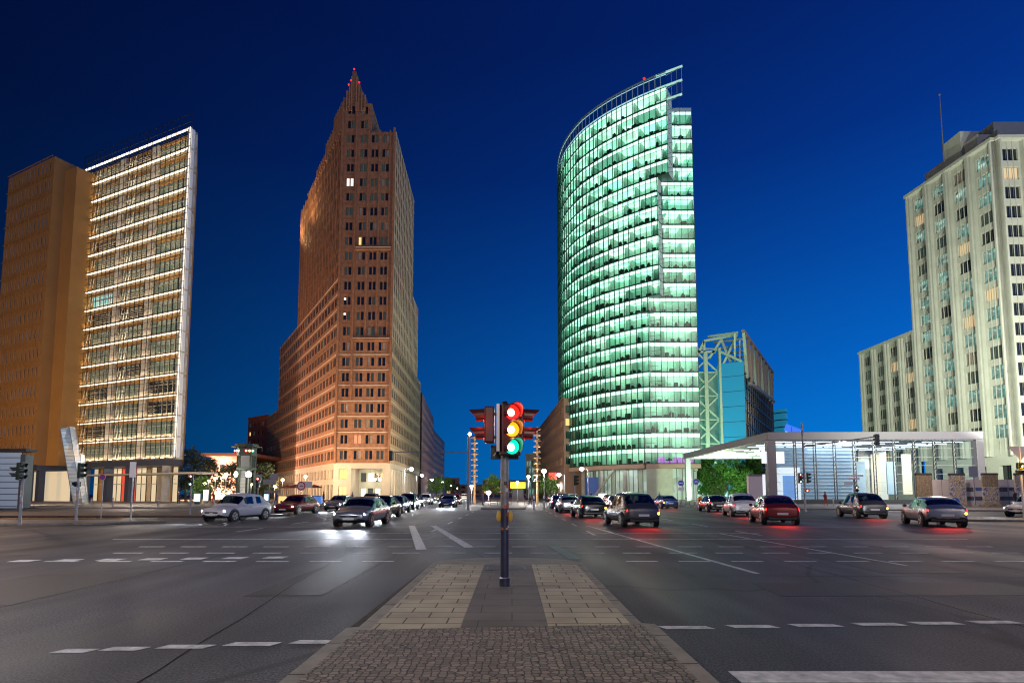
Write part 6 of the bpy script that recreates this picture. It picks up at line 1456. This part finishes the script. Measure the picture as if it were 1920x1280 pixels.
# =================================================================== CARS
def make_car(seed, paint, tall=1.0):
    """one smooth hull (subdivided, then split by material into body and windows), wheels and mirrors; forward = -Y"""
    t = bpy.data.objects.new('car', None); COL.objects.link(t)
    R_ = 1.43*tall
    #      y,    w,   zb,  mid, belt, roof half width, roof z, greenhouse?
    ST = [(-2.20, .60, .34, .48, .58, .40, .60), (-2.12, .74, .25, .50, .66, .45, .69), (-1.85, .85, .20, .52, .74, .50, .78), (-1.15, .90, .20, .56, .84, .56, .89),
          (-1.00, .90, .20, .56, .88, .62, .92), (-.36, .91, .20, .58, .91, .60, R_-.06), (-.22, .91, .20, .58, .92, .60, R_-.02), (.40, .91, .20, .58, .93, .61, R_+.01), (.52, .91, .20, .58, .93, .61, R_+.01),
          (1.10, .90, .20, .60, .95, .60, R_-.03), (1.38, .89, .20, .60, .97, .58, R_-.09), (1.90, .86, .22, .62, .98, .60, 1.02+.10*(tall-1)*4), (2.10, .81, .28, .62, .92, .55, .97), (2.18, .74, .36, .62, .84, .50, .88)]
    vs = []; NP = 0
    for j, (y, w_, zb_, mid, belt, rw, rz_) in enumerate(ST):
        cab = 5 <= j <= 10
        half = [(0, zb_), (w_*.80, zb_), (w_*.96, zb_+.10), (w_, mid), (w_*.985, belt-.10), (w_*.93, belt), ((rw+.10) if cab else w_*.86, (rz_-.10) if cab else belt+(rz_-belt)*.5), (rw, rz_-.01 if cab else rz_-.01), (rw*.5, rz_+.02), (0, rz_+.03)]
        ring = half+[(-x, z) for x, z in half[-2:0:-1]]; NP = len(ring)
        vs += [(x, y, z) for x, z in ring]
    fs = []; ms = []
    for j in range(len(ST)-1):
        for i in range(NP):
            q = (i+1) % NP; fs.append((j*NP+i, (j+1)*NP+i, (j+1)*NP+q, j*NP+q))
            k = i if i < 9 else NP-1-i            # strip index, mirrored
            side = k == 5; topr = k in (7, 8); shoulder = k == 6
            gl = (side and j in (6, 8)) or ((topr or shoulder) and j in (4,)) or ((topr or shoulder) and j in (10,)) or (side and j == 5)
            ms.append(1 if gl else (2 if k in (0, 1) else 0))
    fs.append(tuple(range(NP))); ms.append(0); fs.append(tuple(reversed([(len(ST)-1)*NP+i for i in range(NP)]))); ms.append(0)
    me = bpy.data.meshes.new('hull'); me.from_pydata(vs, [], fs)
    for m_ in (paint, MATS['car_glass'], MATS['black_plastic']): me.materials.append(m_)
    me.polygons.foreach_set('material_index', ms); me.polygons.foreach_set('use_smooth', [True]*len(fs))
    o = bpy.data.objects.new('hull', me); COL.objects.link(o); md = o.modifiers.new('s', 'SUBSURF'); md.levels = md.render_levels = 2
    bpy.context.view_layer.update(); dg = bpy.context.evaluated_depsgraph_get(); ev = o.evaluated_get(dg).to_mesh()
    for nm, keep in (('body', (0, 2)), ('windows', (1,))):
        used = {}; V = []; Fc = []; Mi = []
        for p in ev.polygons:
            if p.material_index in keep:
                f = []
                for v in p.vertices:
                    if v not in used: used[v] = len(V); V.append(tuple(ev.vertices[v].co))
                    f.append(used[v])
                Fc.append(f); Mi.append(p.material_index)
        m2 = bpy.data.meshes.new(nm); m2.from_pydata(V, [], Fc)
        for m_ in (paint, MATS['car_glass'], MATS['black_plastic']): m2.materials.append(m_)
        m2.polygons.foreach_set('material_index', Mi); m2.polygons.foreach_set('use_smooth', [True]*len(Fc))
        o2 = bpy.data.objects.new(nm, m2); COL.objects.link(o2); o2.parent = t
    bpy.data.objects.remove(o)
    b = MB()
    b.box(-.80, .80, -1.6, 1.9, .34, .42, 'black_plastic'); b.box(-.78, .78, -1.10, -.80, .42, .86, 'black_plastic'); b.box(-.70, .70, 1.35, 1.80, .42, .90, 'black_plastic')
    b.build('cabin_floor', t, local=True)
    for s_ in (-1, 1):
        for y in (-.05, .85): b = MB(); b.bar((s_*.37, y, .45), (s_*.37, y+.18, 1.06), .46, .12, 'cloth_dark'); b.bar((s_*.37, y+.2, 1.07), (s_*.37, y+.23, 1.22), .24, .09, 'cloth_dark'); b.build('seat', t, local=True)
    for s_ in (-1, 1):
        for y in (-1.38, 1.38):
            b = MB(); b.tube((s_*.66, y, .35), (s_*.902, y, .35), .385, .385, 'black_plastic', 22); b.tube((s_*.70, y, .33), (s_*.915, y, .33), .33, .32, 'rubber', 22); w_ = b.build('wheel', t, local=True)
            b = MB(); b.tube((s_*.91, y, .33), (s_*.922, y, .33), .225, .22, 'steel', 16)
            for k in range(5): a_ = 2*math.pi*k/5; b.bar((s_*.926, y+.06*math.cos(a_), .33+.06*math.sin(a_)), (s_*.926, y+.2*math.cos(a_), .33+.2*math.sin(a_)), .02, .05, 'steel_dark')
            b.build('rim', w_, local=True)
        b = MB(); b.sphere((s_*.97, -.70, .97), .11, paint, 10, (1, .6, .7)); b.build('mirror', t, local=True)
        for y in (-.1, .75): b = MB(); b.bar((s_*.912, y, .80), (s_*.912, y+.16, .80), .02, .03, 'steel'); b.build('door_handle', t, local=True)
    return t
glassmat('car_glass', (.30, .34, .34), .25)
paints = [mat('paint_silver', (.35, .36, .38), .25, .6), mat('paint_black', (.015, .015, .018), .2, .2), mat('paint_whitecar', (.6, .6, .6), .25), mat('paint_blue', (.03, .06, .18), .25, .4), mat('paint_red', (.25, .02, .02), .25, .2), mat('paint_grey', (.10, .105, .11), .25, .5)]
def lamps(t, front_on, tail_on, blink=0, spot=0, redlight=0):
    for s_ in (-1, 1):
        b = MB(); b.sphere((s_*.60, -2.04, .60), .12, 'head_lamp' if front_on else 'steel', 12, (1.35, .55, .75)); b.build('headlight', t, local=True)
        b = MB(); b.sphere((s_*.68, 2.07, .78), .12, 'tail_lamp' if tail_on else 'sign_red', 12, (1.1, .55, 1.0)); b.build('taillight', t, local=True)
    b = MB(); b.box(-.26, .26, 2.16, 2.185, .52, .63, 'plate'); b.build('number_plate', t, local=True)
    b = MB(); b.box(-.26, .26, -2.215, -2.19, .36, .46, 'plate'); b.build('number_plate', t, local=True)
    b = MB(); b.box(-.42, .42, -2.195, -2.15, .49, .57, 'black_plastic'); b.build('grille', t, local=True)
    b = MB(); b.box(-.66, .66, 2.08, 2.15, .30, .42, 'black_plastic'); b.build('rear_bumper_trim', t, local=True)
    if blink: b = MB(); b.sphere((blink*.74, 2.05, .66), .07, 'blinker', 8); b.build('indicator', t, local=True)
protoF = []; protoR = []
for i, p in enumerate(paints):
    a = make_car(i, p, (1.0, 1.02, 1.12, 1.0, 1.05, 1.15)[i]); lamps(a, True, False); protoF.append(a)
usedF = set(); usedR = set()
for i in range(len(protoF)):
    c = copy_tree(protoF[i])
    for ch in list(c.children):
        base = ch.name.split('.')[0]
        if base == 'headlight': ch.data = ch.data.copy(); ch.data.materials[0] = MATS['steel']
        if base == 'taillight': ch.data = ch.data.copy(); ch.data.materials[0] = MATS['tail_lamp']
    protoR.append(c)
CN = ['silver', 'black', 'white', 'dark blue', 'red', 'grey']
def place_car(kind, ci, x, y, hd, label, group, blink=0, light_e=1.0):
    """hd: compass heading of travel in degrees, 0 = away from the camera (+Y)"""
    src = (protoF if kind == 'F' else protoR)[ci]; us = usedF if kind == 'F' else usedR
    if ci in us: o = copy_tree(src)
    else: o = src; us.add(ci)
    rz = R(180-hd); o.location = (x, y, .005); o.rotation_euler = (0, 0, rz); o['label'] = label; o['category'] = 'car'; o['group'] = group
    fw = Vector((math.sin(R(hd)), math.cos(R(hd)), 0)); rt = Vector((fw.y, -fw.x, 0))
    if kind == 'F':
        for s_ in (-1, 1):
            p = Vector((x, y, .66))+fw*2.35+rt*s_*.6
            l_ = light('light_head', 'SPOT', p, 900*light_e, (.82, .90, 1), spot_size=R(58), spot_blend=.8, shadow_soft_size=.08); aim(l_, p+fw*13+Vector((0, 0, -.62)))
    else:
        l_ = light('light_tail', 'AREA', Vector((x, y, .8))-fw*2.4, 26*light_e, (1, .035, .02), size=1.2); aim(l_, Vector((x, y, .1))-fw*6)
        p = Vector((x, y, .66))+fw*2.4; l_ = light('light_head', 'SPOT', p, 260*light_e, (.9, .93, 1), spot_size=R(60), spot_blend=.8, shadow_soft_size=.1); aim(l_, p+fw*8+Vector((0, 0, -.7)))
    if blink:
        b = MB(); b.sphere((blink*.72, 2.1, .66), .08, 'blinker', 8); b.build('indicator', o, local=True)
    return o
LG, RG = 'oncoming cars with headlights on', 'cars driving away with tail lights on'
for ci, x, y, hd, lb in ((0, -7.6, 29, 183, 'silver car with headlights on, nearest of the oncoming cars'), (1, -8.8, 38.5, 182, 'black oncoming car behind the nearest silver one'), (3, -9.8, 48, 181, 'dark blue oncoming car third back in the inner lane'),
                      (5, -10.6, 58, 180, 'grey tall oncoming car fourth back in the inner lane'), (2, -16.4, 34, 192, 'white oncoming car in the outer lane, nearest of that lane'), (4, -17.0, 45, 188, 'red oncoming car behind the white one in the outer lane'),
                      (0, -16.6, 55, 184, 'silver oncoming car in the outer lane before the clock tower'), (5, -16.4, 66, 181, 'grey oncoming car in the outer lane beneath the brick tower'), (1, -12.0, 70, 180, 'black oncoming car in the inner lane beneath the brick tower'),
                      (3, -7.4, 66, 180, 'dark blue oncoming car in the lane beside the boulevard median'), (2, -12.8, 84, 179, 'white oncoming car at the colonnade of the brick tower'), (4, -8.6, 86, 179, 'red oncoming car hugging the boulevard median'), (3, -16.6, 96, 179, 'dark blue oncoming car near the arm lamp'),
                      (1, -12.4, 104, 178, 'black oncoming car just past the arm lamp'), (0, -15.6, 122, 178, 'silver oncoming car far down the boulevard'), (2, -11.4, 136, 178, 'small white oncoming car far down beside the median'), (4, -18, 150, 178, 'small red oncoming car second farthest down the boulevard'), (5, -14, 172, 178, 'tiny grey oncoming car farthest down the boulevard')):
    place_car('F', ci, x, y, hd, lb, LG)
for ci, x, y, hd, lb, bl in ((5, 6.0, 29, -6, 'grey car with red tail lights and amber indicator, nearest of the departing cars', -1), (1, 5.2, 39, -4, 'black departing car second in the inner lane', -1), (0, 4.8, 49, -2, 'silver departing car third in the inner lane', 0), (3, 5.0, 61, 0, 'dark blue departing car near the bollards', 0),
                      (4, 14.2, 31, 12, 'red departing car nearest in the second lane', 0), (2, 16.4, 41, 10, 'white departing car in the second lane before the station', 0), (1, 18.0, 51, 4, 'black departing car in the second lane by the signal mast', 0), (0, 21.4, 29, 20, 'silver departing car at the right lane, left of the arrow sign', -1),
                      (5, 23.6, 38.5, 10, 'grey departing car in the right lane behind the silver one', 0), (3, 16.6, 62, -4, 'dark blue departing car before the glass tower', 1), (4, 12.4, 72, -8, 'red departing car at the glass tower lobby', 0), (2, 8.8, 84, -3, 'white departing car far ahead right of the signal', 0),
                      (1, 9.6, 52, 0, 'black departing car alone in the middle lane', 0), (4, 10.4, 98, -2, 'red departing car far ahead near the small green tree', 0), (5, 6.6, 74, 0, 'grey departing car beside the red railing', 0), (0, 7.8, 112, 0, 'silver departing car farthest ahead on the boulevard', 0)):
    place_car('R', ci, x, y, hd, lb, RG, bl)
place_car('F', 2, XY(1926, 40)[0], 39.6, 250, 'white car with bright headlight cut by the right edge', 'cars at the right edge')
for p_ in [protoF[i] for i in range(6) if i not in usedF]+[protoR[i] for i in range(6) if i not in usedR]:
    for ch in list(p_.children_recursive): bpy.data.objects.remove(ch)
    bpy.data.objects.remove(p_)

# =================================================================== PEOPLE
def person(label, x, y, h, rz, z=.13, cloth='cloth_dark', stride=.12):
    t = thing('person', label, 'person', (x, y, z), R(rz)); k = h/1.76
    J = {'pel': (0, 0, .95), 'bel': (0, 0, 1.1), 'che': (0, .01, 1.32), 'nek': (0, 0, 1.48), 'hd0': (0, -.01, 1.56), 'hd1': (0, -.01, 1.68),
         'shl': (-.18, 0, 1.42), 'ell': (-.24, .02, 1.13), 'wrl': (-.22, -.06, .89), 'hal': (-.21, -.08, .80), 'shr': (.18, 0, 1.42), 'elr': (.25, .03, 1.14), 'wrr': (.22, -.08, .92), 'har': (.21, -.1, .83),
         'hil': (-.09, 0, .9), 'knl': (-.1, -stride, .49), 'anl': (-.1, -stride*.9, .08), 'tol': (-.11, -stride-.14, .035), 'hir': (.09, 0, .9), 'knr': (.1, stride*.3, .49), 'anr': (.1, stride, .08), 'tor': (.11, stride-.14, .035)}
    Rr = dict(pel=.155, bel=.14, che=.165, nek=.06, hd0=.085, hd1=.095, shl=.07, ell=.05, wrl=.035, hal=.03, shr=.07, elr=.05, wrr=.035, har=.03, hil=.1, knl=.065, anl=.045, tol=.04, hir=.1, knr=.065, anr=.045, tor=.04)
    E_ = [('pel', 'bel'), ('bel', 'che'), ('che', 'nek'), ('nek', 'hd0'), ('hd0', 'hd1'), ('che', 'shl'), ('shl', 'ell'), ('ell', 'wrl'), ('wrl', 'hal'), ('che', 'shr'), ('shr', 'elr'), ('elr', 'wrr'), ('wrr', 'har'), ('pel', 'hil'), ('hil', 'knl'), ('knl', 'anl'), ('anl', 'tol'), ('pel', 'hir'), ('hir', 'knr'), ('knr', 'anr'), ('anr', 'tor')]
    names = list(J); me = bpy.data.meshes.new('body'); me.from_pydata([tuple(c*k for c in J[n_]) for n_ in names], [(names.index(a), names.index(b_)) for a, b_ in E_], [])
    o = bpy.data.objects.new('body', me); COL.objects.link(o); o.parent = t; me.materials.append(MATS[cloth])
    md = o.modifiers.new('skin', 'SKIN'); 
    for i, n_ in enumerate(names): me.skin_vertices[0].data[i].radius = (Rr[n_]*k, Rr[n_]*k*.8); 
    me.skin_vertices[0].data[0].use_root = True
    md.use_smooth_shade = True; s_ = o.modifiers.new('sub', 'SUBSURF'); s_.levels = s_.render_levels = 1
    b = MB(); b.sphere((0, -.02*k, 1.66*k), .098*k, 'skin', 12, (.85, .95, 1.15)); b.sphere((0, -.115*k, 1.645*k), .018*k, 'skin', 6); b.build('face', t, local=True, smooth=True)
    b = MB(); b.sphere((0, .012*k, 1.70*k), .105*k, 'hair', 12, (.9, .95, .95)); b.build('hair', t, local=True, smooth=True)
person('person in dark clothes standing before the pale info panel at right', XY(1879, 64)[0], 62.6, 1.8, 20)
person('person in grey crossing near the foot of the left ringed mast', XY(905, 72)[0], 72, 1.75, 60, cloth='cloth_grey')
person('person in dark coat walking by the lit poster case at the glass tower', XY(1108, 100)[0], 100, 1.75, -50)
person('person waiting beside the round column of the left glass tower', XY(338, 82)[0], 82, 1.75, 0)
person('person walking before the colonnade of the brick tower', XY(662, 100)[0], 100, 1.75, 70, cloth='cloth_grey')

mat('cloth_red', (.25, .03, .03), .9); mat('cloth_blue', (.04, .07, .2), .9)
for u, Y, rz_, cl, lb in ((402, 78, 30, 'cloth_red', 'person in red jacket near the bright white poster case'), (520, 70, -40, 'cloth_blue', 'person in blue coat below the direction boards'), (608, 74, 90, 'cloth_dark', 'person in dark clothes walking left of the brick tower entrance'),
                          (1235, 92, -80, 'cloth_blue', 'person in blue walking below the flat side of the glass tower'), (1388, 88, 40, 'cloth_grey', 'person in grey beside the railing under the canopy'), (1545, 70, 100, 'cloth_red', 'person in red passing the station hall windows')):
    person(lb, XY(u, Y)[0], Y, 1.72, rz_, cloth=cl, stride=.16)
def bicycle():
    t = bpy.data.objects.new('bicycle', None); COL.objects.link(t)
    for x in (-.52, .52):
        b = MB(); n_ = 20
        for k in range(n_): a0, a1 = 2*math.pi*k/n_, 2*math.pi*(k+1)/n_; b.bar((x+.33*math.cos(a0), 0, .34+.33*math.sin(a0)), (x+.33*math.cos(a1), 0, .34+.33*math.sin(a1)), .035, .035, 'rubber', up=(0, 1, 0))
        for k in range(8): a0 = math.pi*k/4; b.bar((x, 0, .34), (x+.32*math.cos(a0), 0, .34+.32*math.sin(a0)), .006, .006, 'steel', up=(0, 1, 0))
        b.build('wheel', t, local=True)
    b = MB()
    for p, q in (((-.52, 0, .34), (-.15, 0, .82)), ((-.52, 0, .34), (-.02, 0, .30)), ((-.02, 0, .30), (-.18, 0, .9)), ((-.02, 0, .30), (.36, 0, .80)), ((-.15, 0, .80), (.34, 0, .86)), ((.52, 0, .34), (.33, 0, .98))): b.tube(p, q, .018, .018, 'cloth_red' if False else 'steel', 6)
    b.build('frame', t, local=True)
    b = MB(); b.sphere((-.2, 0, .95), .1, 'black_plastic', 8, (1.3, .6, .4)); b.build('saddle', t, local=True)
    b = MB(); b.tube((.33, -.27, 1.0), (.33, .27, 1.0), .015, .015, 'black_plastic', 6); b.build('handlebar', t, local=True); return t
b0 = bicycle()
for i, (u, Y, a_, lb) in enumerate(((545, 66, 10, 'parked bicycle leftmost before the brick tower, below its warm lamp'), (560, 66, -15, 'parked bicycle beneath the round red sign'), (582, 66, 25, 'parked bicycle right of the white rectangular sign'), (1288, 66, 5, 'bicycle parked at the foot of the left canopy column'), (1345, 90, -8, 'bicycle leaning by the railing under the canopy'))):
    o = b0 if i == 0 else copy_tree(b0)
    o.location = (XY(u, Y)[0], Y, .135); o.rotation_euler = (0, 0, R(a_)); o['label'] = lb; o['category'] = 'bicycle'; o['group'] = 'bicycles parked on the pavements'

# =================================================================== EXTRA LIGHTING (unseen fill lights added for the facades, street and plazas)
def add_fill(loc, target, e, c, size=2.0, spread=None):  # unseen area light added to brighten a facade
    o = light('floodlight', 'AREA', loc, e, c, size=size); aim(o, target)
    return o
add_fill((-70, 120, 1), (-62, 160, 30), 30000, (1, .60, .36), 4)       # warm light up the brick tower's left flank
add_fill((-88, 164, 1.5), (-73, 180, 14), 26000, (1, .62, .42), 3)
add_fill((-69.5, 166, 79), (-63, 158, 90), 4500, (1, .68, .30), 1)  # this and the next hang unseen in mid-air, added to gild the flank's top
add_fill((-62, 152, 79), (-56, 148, 91), 2500, (1, .68, .30), 1)
add_fill((-46, 118, 1.5), (-43, 138, 40), 6000, (1, .70, .42), 4)
add_fill((-34, 100, 1), (-34, 130, 26), 7500, (1, .72, .42), 4)        # its front
add_fill((-8, 118, 1), (-29, 145, 40), 15000, (1, .80, .52), 4)       # its right flank
add_fill((-100, 66, 1), (-100, 113, 40), 15000, (1, .58, .2), 4)       # terracotta tower
add_fill((-62, 72, 1), (-74, 104, 36), 5000, (1, .78, .55), 4)
add_fill((72, 74, 11), (89, 113, 50), 25000, (.93, 1, .84), 2.5)
add_fill((58, 58, 11), (92, 108, 76), 26000, (.95, 1, .85), 2)         # added to brighten the cream tower's roof blocks
add_fill((100, 60, 1), (104, 102, 50), 24000, (1, .88, .78), 4)        # cream tower, front
add_fill((50, 160, 1), (60.8, 175, 30), 13000, (.6, 1, .7), 3)
add_fill((85, 150, 30), (88, 200, 42), 4000, (1, .7, .45), 3)
light('light_trees', 'POINT', (43, 116, 2.5), 8000, (.80, 1, .62), shadow_soft_size=.4)  # unseen, added under the canopy to brighten the trees
light('street_light', 'AREA', (1, -7, 9), 1500, (1, .82, .64), size=1.5)  # unseen fill added behind the camera for the island
light('street_light', 'POINT', (-26, 22, 9), 1500, (1, .78, .66), shadow_soft_size=.4)
light('street_light', 'POINT', (34, 34, 9), 2000, (1, .74, .66), shadow_soft_size=.4)
light('street_light', 'POINT', (44, 58, 9), 3000, (1, .8, .68), shadow_soft_size=.4)
light('street_light', 'POINT', (-44, 46, 9), 3600, (1, .66, .42), shadow_soft_size=.4)
light('street_light', 'POINT', (-12, 70, 10), 2500, (1, .85, .72), shadow_soft_size=.4)
light('street_light', 'POINT', (12, 66, 10), 2500, (1, .8, .68), shadow_soft_size=.4)
light('light_forecourt', 'AREA', (50, 76, 9.0), 1700, (.85, .92, 1), size=6)  # added to carry the hall's bluish spill onto the pavement
light('light_plaza', 'POINT', (-52, 78, 8), 4200, (1, .82, .66), shadow_soft_size=.4)  # unseen, added to brighten the left plaza
light('light_plaza', 'POINT', (22, 108, 9), 3000, (1, .88, .80), shadow_soft_size=.4)
l_ = light('light_lens', 'POINT', (-.50, 8.85, 2.75), 2.2, (1, .03, .02), shadow_soft_size=.05)  # red fill added in front of the side heads, away from any lens
l_ = light('light_lens', 'POINT', (.40, 8.85, 2.75), 1.6, (1, .03, .02), shadow_soft_size=.05)
light('street_light', 'POINT', (-13, 11, 9), 2800, (.92, .93, 1), shadow_soft_size=.4)  # unseen fill added to brighten the near left asphalt
